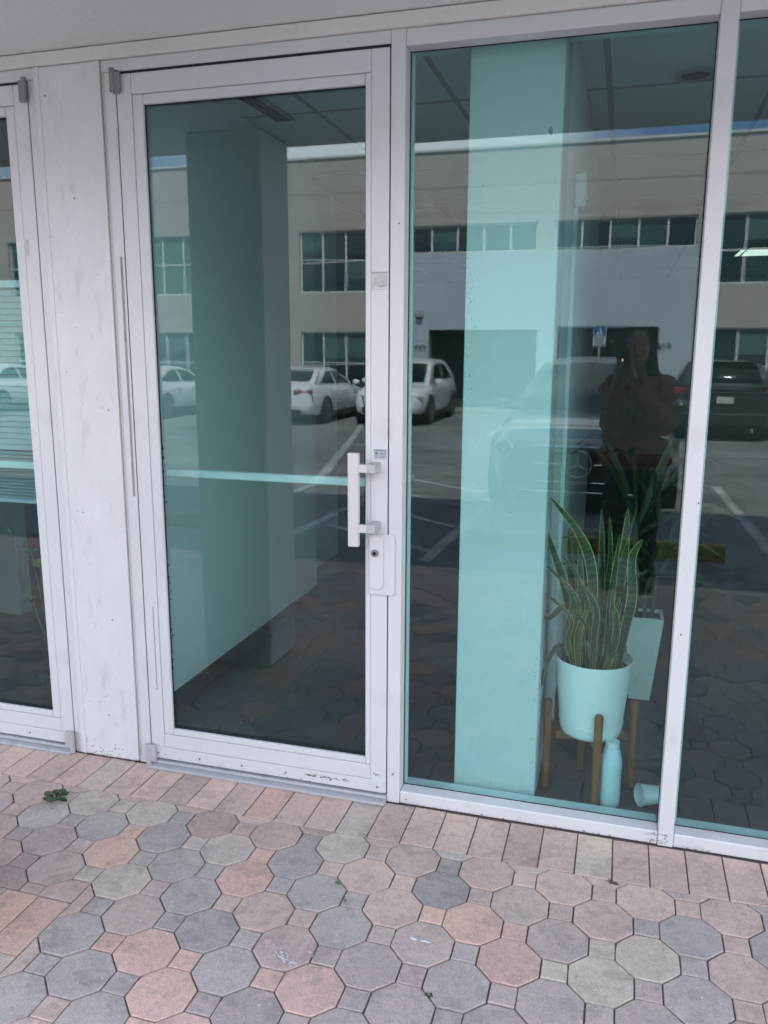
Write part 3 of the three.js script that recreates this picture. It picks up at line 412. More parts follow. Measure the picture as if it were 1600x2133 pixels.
{
  const st = thing('plant_stand', 'wooden mid-height plant stand with four round legs', 'plant stand', [0.660, 0, -0.30]);
  const wm = mat(0.33, 0.125, 0.042, { map: T.wood, roughness: 0.5 });
  for (const [dx, dz] of [[0.03, 0.125], [-0.145, 0.04], [0.145, -0.04], [-0.03, -0.125]]) part('leg', lathe([[0, 0.0005], [0.010, 0.001], [0.0125, 0.005], [0.0145, 0.20], [0.0145, 0.325], [0.0115, 0.333], [0, 0.335]], 18).translate(dx, 0, dz), wm, st);
  part('cross_bar', [move(cbox(-0.122, 0.122, 0.188, 0.217, -0.009, 0.009, 0.003), 0, 0, 0, 0, 0.27)], wm, st);
  part('cross_bar', [move(cbox(-0.122, 0.122, 0.187, 0.2165, -0.009, 0.009, 0.003), 0, 0, 0, 0, 0.27 + Math.PI / 2)], wm, st);
  const pl = thing('snake_plant', 'variegated snake plant in round white pot on the wooden stand', 'plant', [0.660, 0.218, -0.30]);
  const pw = mat(0.82, 0.82, 0.80, { roughness: 0.35 });
  const pot = part('pot', lathe([[0, 0.002], [0.085, 0.002], [0.098, 0.008], [0.103, 0.022], [0.108, 0.046], [0.1295, 0.268], [0.131, 0.275], [0.1285, 0.277], [0.126, 0.272], [0.122, 0.235], [0, 0.235]], 56), pw, pl);
  part('saucer', lathe([[0.085, 0.0005], [0.0995, 0.003], [0.1045, 0.014], [0.1105, 0.046], [0.1112, 0.048], [0.1092, 0.0495]], 56), pw, pot);
  part('soil', lathe([[0, 0.243], [0.08, 0.241], [0.1225, 0.2365]], 32), soil, pot);
  const o = [0.660, 0.218, -0.30], L = (pts, w, face, m, y) => addLeaf(pl, pts.map((p) => [p[0] - o[0], p[1] - o[1], p[2] - o[2]]), w, face, m, y), g = 0.455;
  L([[0.650, g, -0.30], [0.648, 0.66, -0.29], [0.628, 0.84, -0.27], [0.585, 0.94, -0.25], [0.492, 1.055, -0.235]], 0.027, [0.35, 0.3, 1]);
  L([[0.590, g, -0.29], [0.580, 0.60, -0.28], [0.552, 0.74, -0.265], [0.515, 0.85, -0.25], [0.474, 0.965, -0.24]], 0.024, [0.5, 0.2, 1]);
  L([[0.715, g, -0.31], [0.722, 0.66, -0.32], [0.738, 0.86, -0.33], [0.742, 1.02, -0.335]], 0.026, [-0.1, 0.05, 1]);
  L([[0.668, g, -0.35], [0.668, 0.68, -0.36], [0.664, 0.86, -0.365], [0.655, 1.0, -0.37]], 0.019, [0.5, 0, 1]);
  L([[0.678, g, -0.33], [0.686, 0.66, -0.335], [0.694, 0.84, -0.34], [0.684, 0.985, -0.35]], 0.017, [0.7, 0, 1]);
  L([[0.700, g, -0.27], [0.70, 0.62, -0.27], [0.705, 0.78, -0.28], [0.752, 0.955, -0.29], [0.768, 1.03, -0.29]], 0.015, [1, 0, 0.6]);
  L([[0.738, g, -0.28], [0.756, 0.60, -0.28], [0.772, 0.72, -0.285], [0.766, 0.86, -0.30], [0.795, 0.92, -0.30]], 0.025, [-0.3, 0, 1]);
  L([[0.612, g, -0.245], [0.606, 0.53, -0.225], [0.606, 0.60, -0.215], [0.618, 0.65, -0.21], [0.640, 0.70, -0.215]], 0.021, [0.6, 0.25, 1], mat(0.17, 0.16, 0.03, { map: T.leafBand, roughness: 0.5 }), mat(0.55, 0.50, 0.09, { roughness: 0.5 }));
  L([[0.665, g, -0.25], [0.648, 0.62, -0.24], [0.622, 0.72, -0.235], [0.585, 0.80, -0.24], [0.535, 0.86, -0.25]], 0.016, [0.4, 0.8, 0.5]);
  L([[0.600, g, -0.32], [0.590, 0.56, -0.31], [0.578, 0.66, -0.28], [0.545, 0.668, -0.26], [0.500, 0.63, -0.25], [0.476, 0.66, -0.25]], 0.020, [0.1, 1, 0.7]);
  L([[0.705, g, -0.235], [0.715, 0.53, -0.225], [0.728, 0.60, -0.22], [0.722, 0.675, -0.22], [0.715, 0.70, -0.225]], 0.019, [-0.2, 0, 1]);
  L([[0.655, g, -0.225], [0.652, 0.52, -0.215], [0.640, 0.56, -0.205], [0.628, 0.59, -0.20]], 0.010, [0.8, 0, 1]);
  L([[0.690, g, -0.225], [0.705, 0.50, -0.21], [0.722, 0.54, -0.205], [0.735, 0.555, -0.20]], 0.012, [-0.6, 0.2, 1]);
  L([[0.57, g, -0.27], [0.545, 0.54, -0.25], [0.515, 0.50, -0.235], [0.492, 0.42, -0.225], [0.482, 0.34, -0.22]], 0.012, [0.7, 0.4, 1], mat(0.10, 0.09, 0.05, { map: T.leafBand, roughness: 0.6 }), mat(0.16, 0.13, 0.07, { roughness: 0.6 }));
  for (let k = 0; k < 20; k++) { const a = k * 2.4 + 0.7, r = 0.04 + 0.04 * rand(), x = 0.66 + Math.cos(a) * r, z = -0.29 + Math.sin(a) * r, h = 0.56 + 0.30 * rand(), ln = 0.05 + 0.085 * rand(); L([[x, g, z], [x + Math.cos(a) * ln * 0.3, g + (h - g) * 0.4, z + Math.sin(a) * ln * 0.3], [x + Math.cos(a) * ln * 0.2, g + (h - g) * 0.75, z + Math.sin(a) * ln], [x + Math.cos(a + 0.8) * ln * 1.2, h, z + Math.sin(a + 0.8) * ln]], 0.010 + 0.007 * rand(), [Math.cos(a * 3), 0.1, Math.sin(a * 3) + 0.6]); }
  for (let k = 0; k < 5; k++) { const a = k * 2.4, r = 0.03 + 0.05 * rand(), x = 0.66 + Math.cos(a) * r, z = -0.32 + Math.sin(a) * r, h = 0.72 + 0.22 * rand(); L([[x, g, z], [x + Math.cos(a) * 0.012, (g + h) / 2, z], [x + Math.cos(a) * 0.035, h, z + 0.01]], 0.018 + 0.008 * rand(), [rand() - 0.5, 0, 1]); }
  // the tall planter behind with long dark leaves
  const t = thing('leafy_plant', 'tall dark-leaved plant in square tapered white planter behind the snake plant', 'plant', [0.850, 0, -1.18]);
  const pts = (h, w) => [[-w, h, -w], [w, h, -w], [w, h, w], [-w, h, w]], box = (a, b) => { const o2 = []; for (let k = 0; k < 4; k++) { const m = (k + 1) % 4; o2.push(...a[k], ...b[m], ...a[m], ...a[k], ...b[k], ...b[m]); } return o2; };
  const H = 0.39, bw = 0.045, tw = 0.080, pm = mat(0.74, 0.745, 0.72, { map: T.board, roughness: 0.6 });
  const pb = part('planter', uvBox(tris([...box(pts(0.001, bw), pts(H, tw)), ...box(pts(H, tw), pts(H, tw - 0.014)), ...box(pts(H, tw - 0.014), pts(H - 0.06, tw - 0.022)), ...box(pts(0.001, 0.0), pts(0.001, bw))])), pm, t);
  part('soil', cbox(-0.0655, 0.0655, H - 0.06, H - 0.012, -0.0655, 0.0655, 0.006), soil, pb);
  const pr = rng(31);
  for (let s = 0; s < 3; s++) { const bx = [-0.03, 0.03, 0.0][s], bz = [0.0, -0.02, 0.03][s], hh = [0.78, 0.62, 0.40][s]; part('stem', rod([bx, H - 0.06, bz], [bx * 1.8, H + hh * 0.5, bz], 0.009, 0.007, 8), mat(0.09, 0.075, 0.05, { roughness: 0.8 }), t);
    for (let k = 0; k < 11; k++) { const a = k * 2.399 + s, e = 0.15 + 0.85 * pr(), l = 0.34 + 0.2 * pr(), y0 = H + hh * (0.25 + 0.3 * pr()), x0 = bx * 1.8, z0 = bz, dx = Math.cos(a) * l * (1 - e * 0.55), dz = Math.sin(a) * l * (1 - e * 0.55), dy = l * e; const [g1, g2] = leafGeo([[x0, y0, z0], [x0 + dx * 0.35, y0 + dy * 0.55, z0 + dz * 0.35], [x0 + dx * 0.75, y0 + dy * 0.9, z0 + dz * 0.75], [x0 + dx * 1.1, y0 + dy * (0.85 - 0.25 * (1 - e)), z0 + dz * 1.1]], 0.014 + 0.006 * pr(), [-dz, 0.4, dx]); part('leaf', merge([g1, g2]), leafDark, t); } }
  // a bottle and a tipped cup on the floor
  const bt = thing('plastic_bottle', 'translucent white plastic bottle without label on the floor by the plant stand', 'bottle', [0.738, 0.0, -0.205]);
  part('bottle_body', lathe([[0, 0.001], [0.030, 0.001], [0.034, 0.006], [0.035, 0.02], [0.0345, 0.10], [0.0355, 0.155], [0.034, 0.175], [0.026, 0.205], [0.0245, 0.212], [0, 0.213]], 28), mat(0.60, 0.72, 0.76, { roughness: 0.35 }), bt);
  part('cap', lathe([[0.0225, 0.2105], [0.0235, 0.212], [0.0235, 0.233], [0.022, 0.236], [0, 0.2365]], 24), mat(0.66, 0.72, 0.74, { roughness: 0.4 }), bt);
  part('grip', move(cbox(-0.004, 0.004, 0.06, 0.15, 0.0335, 0.037, 0.002), 0, 0, 0, 0, 0.9), mat(0.46, 0.58, 0.68, { roughness: 0.4 }), bt);
  const cp = thing('tipped_cup', 'white cup lying on its side on the shop floor', 'cup', [0.875, 0.043, -0.235]);
  const cg = lathe([[0, 0.0], [0.030, 0.0], [0.032, 0.002], [0.043, 0.098], [0.0442, 0.100], [0.0435, 0.101], [0.0415, 0.098], [0.0305, 0.004], [0, 0.004]], 30); part('cup_wall', move(cg.scale(0.88, 0.88, 0.88), 0.04, -0.0055, -0.02, 0, 0.45, 1.50), mat(0.62, 0.64, 0.66, { roughness: 0.4 }), cp);
  // sprigs behind the neighbouring door
  const sp = thing('house_plant', 'thin yellow-green house plant in dark pot behind the neighbouring door', 'plant', [-1.60, 0, -0.36]);
  part('pot', lathe([[0, 0.001], [0.06, 0.001], [0.075, 0.15], [0.078, 0.155], [0.072, 0.155], [0.068, 0.13], [0, 0.13]], 26), mat(0.05, 0.05, 0.055, { roughness: 0.5 }), sp);
  const yl = mat(0.26, 0.27, 0.05, { roughness: 0.5 }), gl = mat(0.10, 0.15, 0.05, { roughness: 0.5 });
  for (const [x, y, z, m] of [[0.03, 0.66, 0.06, yl], [0.04, 0.56, 0.05, yl], [-0.12, 0.78, 0.06, gl], [-0.04, 0.70, 0.05, gl], [-0.08, 0.62, -0.04, gl], [0.0, 0.52, -0.06, gl], [-0.05, 0.50, 0.06, gl]]) { part('stem', rod([0, 0.12, 0], [x, y - 0.02, z], 0.0022, 0.0016, 6), gl, sp); for (const q of [-1, 1]) { const [a, b] = leafGeo([[x, y - 0.02, z], [x + q * 0.015, y, z + 0.008], [x + q * 0.034, y + 0.006, z + 0.012]], 0.012, [0.1, 1, 0.6]); part('leaf', merge([a, b]), m, sp); } }
}
// weeds between the pavers
function weed(name, label, x, z, n, r, m, seed) {
  const w = thing(name, label, 'weed', [x, 0, z], 0), wr = rng(seed);
  for (let k = 0; k < n; k++) { const a = wr() * 6.28, d = r * (0.25 + 0.75 * Math.sqrt(wr())), y = 0.004 + 0.016 * wr() * (r / 0.04), cx = Math.cos(a) * d, cz = Math.sin(a) * d * 0.7, l = 0.010 * r / 0.04 * (0.75 + 0.6 * wr()); part('stem', rod([0, -0.006, 0], [cx * 0.9, y, cz * 0.9], 0.0008, 0.0006, 5), m, w); const o = [], N = 10, t = wr() * 6.28, tilt = (wr() - 0.5) * 0.7; for (let i = 0; i < N; i++) { const q = (i / N) * 6.283, q2 = ((i + 1) / N) * 6.283, P = (qq) => { const ex = Math.cos(qq) * l * 1.25, ez = Math.sin(qq) * l * 0.85, rx = ex * Math.cos(t) - ez * Math.sin(t), rz = ex * Math.sin(t) + ez * Math.cos(t); return [cx + rx, y + rx * tilt + 0.15 * Math.abs(ez), cz + rz]; }; o.push(cx, y, cz, ...P(q2), ...P(q)); } part('leaf', uvBox(tris(o)), m, w); }
  return w;
}
const weedGreen = mat(0.055, 0.105, 0.045, { roughness: 0.6 }), weedBright = mat(0.11, 0.20, 0.05, { roughness: 0.6 }), weedDry = mat(0.10, 0.075, 0.06, { roughness: 0.9 });
weed('leafy_weed', 'round-leaved green weed growing from a paver joint by the pilaster', -1.095, 0.315, 22, 0.042, weedGreen, 3);
weed('leafy_weed', 'tiny bright green sprout in a joint beside a grey octagon paver', -0.012, 0.468, 8, 0.010, weedBright, 8);
weed('leafy_weed', 'small ragged weed at the rim of a pinkish octagon paver far from the wall', 0.3385, 0.8045, 6, 0.011, weedGreen, 21);
weed('leafy_weed', 'tiny dull green sprout at the corner of a small square paver', 0.0335, 0.532, 5, 0.006, weedBright, 9);
{ const w = thing('dry_twig', 'small dry brown sprig lying by the row of bricks', 'twig', [0.757, 0.0015, 0.238]); const tr = rng(12); for (let k = 0; k < 18; k++) { const a = tr() * 6.28, l = 0.012 + 0.02 * tr(); part('shoot', rod([0, 0.001, 0], [Math.cos(a) * l, 0.002 + 0.006 * tr(), Math.sin(a) * l * 0.6], 0.0012, 0.0007, 5), weedDry, w); } }

// ---------------------------------------------------------------- across the lot: the building that the glass mirrors
const ZB = 23.88, font = await new FontLoader().loadAsync('fonts/droid/droid_sans_bold.typeface.json');
{
  const b = thing('office_building', 'two-storey beige office block with grey-white entrance bay across the car park', 'building', [0, 0, ZB]);
  const beige = mat(0.54, 0.495, 0.46, { map: T.stucco, roughness: 0.95 }), grey = mat(0.53, 0.61, 0.69, { map: T.stucco, roughness: 0.9 }), fm = mat(0.62, 0.64, 0.64, { roughness: 0.5 }), capM = mat(0.55, 0.55, 0.54, { roughness: 0.6 });
  const paneM = [[0.010, 0.028, 0.030], [0.020, 0.050, 0.050], [0.035, 0.085, 0.080]].map((c) => mat(...c, { roughness: 0.06, phys: true, clearcoat: 0.4 }));
  const blindM = mat(0.075, 0.15, 0.135, { roughness: 0.25 });
  const wins = [];  // x0, pitch, panes, rows (y lines)
  const rowsU = [3.44, 4.46, 5.42], rowsL = [-0.1, 1.12, 2.17];
  for (const [x0, n, kind] of [[-26.4, 5, 1], [-21.5, 5, 2], [-16.725, 5, 3], [-9.93, 4, 0]]) { wins.push([x0, 0.805, n, rowsU, kind]); wins.push([x0, 0.805, n, rowsL, 0]); }
  for (const [x0, n] of [[3.02, 6], [9.2, 6]]) { wins.push([x0, 0.835, n, [3.52, 4.47, 5.5], 0]); wins.push([x0, 0.845, n, [-0.1, 1.14, 2.27], 0]); }
  const strips = [[-6.29, 0.84, 5, [4.60, 5.455], 0], [-1.595, 0.823, 5, [4.60, 5.49], 0]];
  const sh = rect(-34, 22, -0.45, 7.62);
  for (const [x0, p, n, rows] of [...wins, ...strips]) sh.holes.push(hole(x0, x0 + p * n, rows[0], rows.at(-1)));
  sh.holes.push(hole(-6.6, 2.6, -0.4499, 4.57));
  part('wall', extrude(sh, 0.3, 0), beige, b);
  part('rear_block', cbox(-34, 22, -0.45, 7.4, 2.2, 9, 0.01), beige, b);
  part('coping', cbox(-34.05, 22.05, 7.62, 7.70, -0.06, 0.36, 0.01), capM, b);
  for (const y of [6.55]) part('reveal_line', cbox(-34, 22, y, y + 0.02, -0.004, 0.001, 0.001), mat(0.22, 0.20, 0.185, { roughness: 0.95 }), b);
  for (const x of [-30, -18.2, -11.3, 2.72, 8.4, 14.8]) part('downpipe', [rod([x, -0.36, -0.07], [x, 6.9, -0.07], 0.05, 0.05, 10), cbox(x - 0.1, x + 0.1, 6.88, 7.1, -0.16, -0.001, 0.01)], capM, b);
  for (const x of [-23.6, -13.0, -10.2, 2.75, 8.2]) part('reveal_line', cbox(x, x + 0.018, 5.6, 7.6, -0.0045, 0.001, 0.001), mat(0.30, 0.275, 0.255, { roughness: 0.95 }), b);
  part('reveal_line', cbox(-34, 22, 5.75, 5.77, -0.004, 0.001, 0.001), mat(0.30, 0.275, 0.255, { roughness: 0.95 }), b);
  const wr = rng(61);
  for (const [x0, p, n, rows, kind] of [...wins, ...strips]) {
    const bars = [], x1 = x0 + p * n, y0 = rows[0], y1 = rows.at(-1), fw = 0.032;
    for (let k = 0; k <= n; k++) bars.push(cbox(x0 + p * k - (k === n ? fw * 2 : k ? fw : 0), x0 + p * k + (k === 0 ? fw * 2 : k < n ? fw : 0), y0, y1, 0.10, 0.17, 0.004));
    for (let r = 0; r < rows.length; r++) for (let k = 0; k < n; k++) { const a = r === 0 ? 0 : r === rows.length - 1 ? -0.05 : -0.025; bars.push(cbox(x0 + p * k + fw * (k ? 1 : 2) + 0.0005, x0 + p * (k + 1) - fw * (k < n - 1 ? 1 : 2) - 0.0005, rows[r] + a, rows[r] + a + 0.05, 0.105, 0.165, 0.004)); }
    const w = part('window', merge(bars), fm, b);
    for (let k = 0; k < n; k++) for (let r = 0; r + 1 < rows.length; r++) part('pane', cbox(x0 + p * k + 0.01, x0 + p * (k + 1) - 0.01, rows[r] + 0.01, rows[r + 1] - 0.01, 0.135, 0.143, 0.001), kind === 3 ? blindM : paneM[Math.floor(wr() * 2.6)], w);
    if (kind !== 3) for (let k = 0; k < n; k++) for (let r = 0; r + 1 < rows.length; r++) if (wr() < 0.42) { const h = (rows[r + 1] - rows[r]) * (0.25 + 0.6 * wr()); part('blind', cbox(x0 + p * k + 0.045, x0 + p * (k + 1) - 0.045, rows[r + 1] - 0.03 - h, rows[r + 1] - 0.03, 0.131, 0.1345, 0.001), blindM, w); }
    if (kind === 3) { const bl = []; for (let q = 0; q < 46; q++) { const xx = x0 + 0.06 + q * (x1 - x0 - 0.12) / 45; bl.push(cbox(xx - 0.013, xx + 0.013, y0 + 0.07, y1 - 0.07, 0.128, 0.1345, 0.001)); } part('blind_slats', merge(bl), mat(0.12, 0.21, 0.19, { roughness: 0.6 }), w); }
  }
  const bay = rect(-6.6, 2.6, -0.45, 4.57); bay.holes.push(hole(-5.48, -2.0, -0.4499, 2.235), hole(-1.376, 1.645, -0.4499, 2.31));
  part('entrance_bay', extrude(bay, 0.35, -0.06), grey, b);
  for (const [x0, x1, yt, dx] of [[-5.48, -2.0, 2.235, -4.55], [-1.376, 1.645, 2.31, -0.2]]) {
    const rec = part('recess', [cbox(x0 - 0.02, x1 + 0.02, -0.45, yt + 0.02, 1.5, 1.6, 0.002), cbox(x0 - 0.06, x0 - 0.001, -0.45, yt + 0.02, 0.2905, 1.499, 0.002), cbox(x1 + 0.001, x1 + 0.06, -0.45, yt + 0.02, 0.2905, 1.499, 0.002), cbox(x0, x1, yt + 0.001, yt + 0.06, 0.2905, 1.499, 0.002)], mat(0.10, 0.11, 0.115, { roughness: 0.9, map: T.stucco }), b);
    part('entrance_door', [cbox(dx, dx + 0.09, -0.36, 2.0, 1.42, 1.495, 0.004), cbox(dx + 1.0, dx + 1.09, -0.36, 2.0, 1.42, 1.495, 0.004), cbox(dx + 0.091, dx + 0.999, 1.9, 2.0, 1.42, 1.495, 0.004), cbox(dx + 0.091, dx + 0.999, -0.36, -0.2, 1.42, 1.495, 0.004)], mat(0.10, 0.11, 0.12, { roughness: 0.5 }), rec);
    part('door_glass', cbox(dx + 0.0915, dx + 0.9985, -0.199, 1.899, 1.45, 1.458, 0.001), paneM[0], rec);
  }
  const lamp = part('wall_lamp', cbox(-5.88, -5.66, 2.62, 2.83, -0.24, -0.061, 0.02), mat(0.34, 0.37, 0.41, { roughness: 0.6 }), b);
  part('lamp_base', cbox(-5.86, -5.68, 2.585, 2.619, -0.21, -0.061, 0.008), M.dark, lamp);
  for (const [s, x, y] of [['111', -5.54, 1.56], ['112', 2.02, 1.62]]) { const g = new TextGeometry(s, { font, size: 0.18, depth: 0.02, curveSegments: 4, bevelEnabled: false }); g.rotateY(Math.PI); g.translate(x, y, -0.061); part('suite_number', uvBox(g), mat(0.02, 0.025, 0.03, { roughness: 0.6 }), b); }
  part('walkway_kerb', cbox(-34, 22, -0.45, -0.24, -1.5, -0.07, 0.02), mat(0.30, 0.29, 0.28, { map: T.stucco, roughness: 0.95 }), b);
}
{ // accessible parking sign on its post
  const s = thing('parking_sign', 'blue and white accessible parking sign on thin metal post', 'sign', [0.10, lotY(17.4), 17.4]);
  part('post', rod([0, 0, 0.02], [0, 2.50, 0.02], 0.025, 0.025, 10), M.alu, s);
  const c = document.createElement('canvas'); c.width = 128; c.height = 192; const x = c.getContext('2d'); x.fillStyle = '#a9b1b6'; x.fillRect(0, 0, 128, 192); x.fillStyle = '#24578f'; x.fillRect(6, 6, 116, 96); x.strokeStyle = '#eef2f5'; x.lineWidth = 8; x.beginPath(); x.arc(60, 70, 20, 0.2, 4.2); x.stroke(); x.beginPath(); x.moveTo(58, 30); x.lineTo(60, 60); x.lineTo(82, 60); x.lineTo(90, 86); x.stroke(); x.fillStyle = '#eef2f5'; x.beginPath(); x.arc(57, 22, 7, 0, 7); x.fill(); x.fillStyle = '#3a4450'; for (let k = 0; k < 4; k++) x.fillRect(24, 116 + k * 17, 80 - (k % 2) * 18, 7);
  const t = new THREE.CanvasTexture(c); t.colorSpace = THREE.SRGBColorSpace; const g = new THREE.BoxGeometry(0.30, 0.46, 0.006); g.rotateY(Math.PI); g.translate(0, 2.27, -0.01); part('plate', flat(g), new THREE.MeshStandardMaterial({ map: t, roughness: 0.5 }), s);
}
// wheel stops
for (const [x0, x1, lab] of [[-0.48, 1.52, 'yellow concrete wheel stop in front of the dark saloon car'], [-4.25, -2.25, 'yellow concrete wheel stop in an empty bay near the walk'], [2.4, 4.4, 'yellow concrete wheel stop beside the bay of the dark saloon car']]) {
  const s = new THREE.Shape(); s.moveTo(-0.09, 0); s.lineTo(0.09, 0); s.lineTo(0.06, 0.11); s.lineTo(0.045, 0.125); s.lineTo(-0.045, 0.125); s.lineTo(-0.06, 0.11); s.closePath();
  const g = new THREE.ExtrudeGeometry(s, { depth: x1 - x0, bevelEnabled: false }); g.rotateY(Math.PI / 2); g.translate(x0, lotY(3.98), 3.98); lone('wheel_stop', uvBox(g), M.yellow, lab, 'wheel stop', 'wheel stops in the car park');
}

// ---------------------------------------------------------------- cars
const carMat = { tyre: mat(0.02, 0.02, 0.02, { roughness: 0.9 }), rim: mat(0.34, 0.34, 0.35, { roughness: 0.35, metalness: 0.7 }), glass: mat(0.008, 0.010, 0.012, { roughness: 0.06, phys: true, specularIntensity: 0.6 }), black: mat(0.015, 0.015, 0.016, { roughness: 0.5 }), chrome: mat(0.72, 0.72, 0.73, { roughness: 0.12, metalness: 1 }), red: mat(0.28, 0.02, 0.02, { roughness: 0.2 }), lamp: mat(0.62, 0.64, 0.66, { roughness: 0.12, metalness: 0.35 }), plate: mat(0.52, 0.52, 0.50, { roughness: 0.5 }), hatch: mat(0.02, 0.02, 0.022, { roughness: 0.6 }) };
function lerpRow(rows, x) { for (let k = 0; k + 1 < rows.length; k++) if (x <= rows[k + 1][0]) { const a = rows[k], b = rows[k + 1]; let t = (x - a[0]) / (b[0] - a[0]); t = Math.max(0, Math.min(1, t)); const s = t * t * (3 - 2 * t) * 0.5 + t * 0.5; return a.map((v, i) => v + (b[i] - v) * s); } return rows.at(-1); }
function makeCar(name, label, c, pos, turn, paint, group) {
  const g = thing(name, label, 'car', pos, turn, group), W = c.W / 2;
  // body: sections along x (front is +x): [x, bottom, deck height, half width]
  const xs = []; const x0 = c.rows[0][0], x1 = c.rows.at(-1)[0], N = 44; for (let k = 0; k <= N; k++) xs.push(x0 + (x1 - x0) * (0.5 - 0.5 * Math.cos(Math.PI * k / N)) * 0.6 + (x1 - x0) * k / N * 0.4);
  const sec = (x) => { const [, yb, yt, w] = lerpRow(c.rows, x), h = yt - yb; return [[yb, 0], [yb, w * 0.84], [yb + 0.05 * h + 0.02, w * 0.95], [yb + 0.30 * h, w * 0.995], [yb + 0.52 * h, w], [yb + 0.72 * h, w * 0.985], [yb + 0.86 * h, w * 0.95], [yb + 0.95 * h, w * 0.885], [yt, w * 0.80], [yt + 0.012, w * 0.45], [yt + 0.018, 0]]; };
  const pos3 = [], idx = [], S0 = sec(0).length, ring = 2 * S0 - 2;
  for (const x of xs) { const s = sec(x); const full = [...s.map(([y, z]) => [x, y, z]), ...s.slice(1, -1).reverse().map(([y, z]) => [x, y, -z])]; for (const p of full) pos3.push(...p); }
  for (let a = 0; a < xs.length - 1; a++) for (let k = 0; k < ring; k++) { const m = (k + 1) % ring, A = a * ring + k, B = a * ring + m, C = A + ring, D = B + ring; idx.push(A, B, D, A, D, C); }
  for (const [a, flip] of [[0, true], [xs.length - 1, false]]) { const base = a * ring; for (let k = 1; k < ring - 1; k++) flip ? idx.push(base, base + k + 1, base + k) : idx.push(base, base + k, base + k + 1); }
  const bg = new THREE.BufferGeometry(); bg.setAttribute('position', new THREE.Float32BufferAttribute(pos3, 3)); bg.setIndex(idx); bg.computeVertexNormals();
  const body = part('body', bg, paint, g);
  // cabin: four patches between belt and roof, then the roof
  const [rb, rt, ft, fb] = c.cab, bw = c.bw, tw = c.tw, RH = c.H, belt = (x) => lerpRow(c.rows, x)[2] - 0.02;
  const roofY = (u) => RH - 0.075 * Math.pow(Math.abs(u - 0.42) / 0.58, 2.2);
  const side = (s) => (u, v) => { const xb = rb + (fb - rb) * u, xt = rt + (ft - rt) * u, e = Math.pow(v, 0.92), x = xb + (xt - xb) * e, y = belt(xb) + (roofY(u) - 0.03 - belt(xb)) * v, z = (bw + (tw - bw) * v) + 0.035 * Math.sin(Math.PI * v); return [x, y, s * z]; };
  const end = (u0) => (u, v) => { const xb = u0 ? fb : rb, xt = u0 ? ft : rt, k = 2 * u - 1, x = xb + (xt - xb) * v + (u0 ? 1 : -1) * 0.10 * (1 - k * k) * (1 - 0.6 * v) + (u0 ? 1 : -1) * 0.05 * Math.sin(Math.PI * v), y = belt(xb) + (roofY(u0) - 0.03 - belt(xb)) * v + 0.03 * v * (1 - k * k), z = k * (bw + (tw - bw) * v + 0.035 * Math.sin(Math.PI * v)); return [x, y, z]; };
  const roof = (u, v) => { const k = 2 * v - 1, x = rt + (ft - rt) * u + (u > 0.5 ? 1 : -1) * 0.04 * (1 - k * k) * Math.pow(Math.abs(2 * u - 1), 2), y = roofY(u) - 0.03 + 0.03 * (1 - k * k) + 0.012 * (1 - Math.pow(k, 8)); return [x, y, k * tw]; };
  const patch = (f, u0, u1, v0, v1, off = 0, flip = false, nu = 14, nv = 8, cut) => { const p = [], id = [], nrm = []; for (let a = 0; a <= nu; a++) for (let b2 = 0; b2 <= nv; b2++) { let u = u0 + (u1 - u0) * a / nu, v = v0 + (v1 - v0) * b2 / nv; if (cut) [u, v] = cut(a / nu, b2 / nv, u, v); const P = f(u, v), Pu = f(u + 0.002, v), Pv = f(u, v + 0.002), e = Pu.map((q, i) => q - P[i]), h = Pv.map((q, i) => q - P[i]); let n = [e[1] * h[2] - e[2] * h[1], e[2] * h[0] - e[0] * h[2], e[0] * h[1] - e[1] * h[0]]; const l = Math.hypot(...n) || 1; n = n.map((q) => q / l * (flip ? -1 : 1)); p.push(...P.map((q, i) => q + n[i] * off)); nrm.push(...n); } for (let a = 0; a < nu; a++) for (let b2 = 0; b2 < nv; b2++) { const A = a * (nv + 1) + b2, B = A + 1, C = A + nv + 1, D = C + 1; flip ? id.push(A, B, D, A, D, C) : id.push(A, D, B, A, C, D); } const q = new THREE.BufferGeometry(); q.setAttribute('position', new THREE.Float32BufferAttribute(p, 3)); q.setAttribute('normal', new THREE.Float32BufferAttribute(nrm, 3)); q.setIndex(id); return flat(q); };
  const L = side(1), R = side(-1), Fr = end(1), Re = end(0);
  part('cabin', merge([patch(L, 0, 1, 0, 1, 0, false), patch(R, 0, 1, 0, 1, 0, true), patch(Fr, 0, 1, 0, 1, 0, true), patch(Re, 0, 1, 0, 1, 0, false), patch(roof, 0, 1, 0, 1, 0, true, 16, 10)]), paint, body);
  const sideCut = (a, b2, u, v) => [u, v];
  for (const [f, fl] of [[L, false], [R, true]]) { const q = c.qs ?? [0.12, 0.50, 0.54, 0.93]; part('side_window', patch(f, q[0], q[1], 0.10, 0.86, 0.005, fl, 12, 8, (a, b2, u, v) => [u + (1 - a) * 0.10 * b2, v * (1 - 0.22 * (1 - a) * (1 - a) * b2)]), carMat.glass, g); part('side_window', patch(f, q[2], q[3], 0.10, 0.86, 0.005, fl, 12, 8, (a, b2, u, v) => [u - a * 0.03 * b2, v * (1 - 0.10 * a * a * b2)]), carMat.glass, g); }
  part('windscreen', patch(Fr, 0.07, 0.93, 0.08, 0.93, 0.005, true), carMat.glass, g);
  part('rear_window', patch(Re, 0.09, 0.91, c.rv ?? 0.14, 0.90, 0.005, false), carMat.glass, g);
  // wheels and arches
  const r = c.r ?? 0.335;
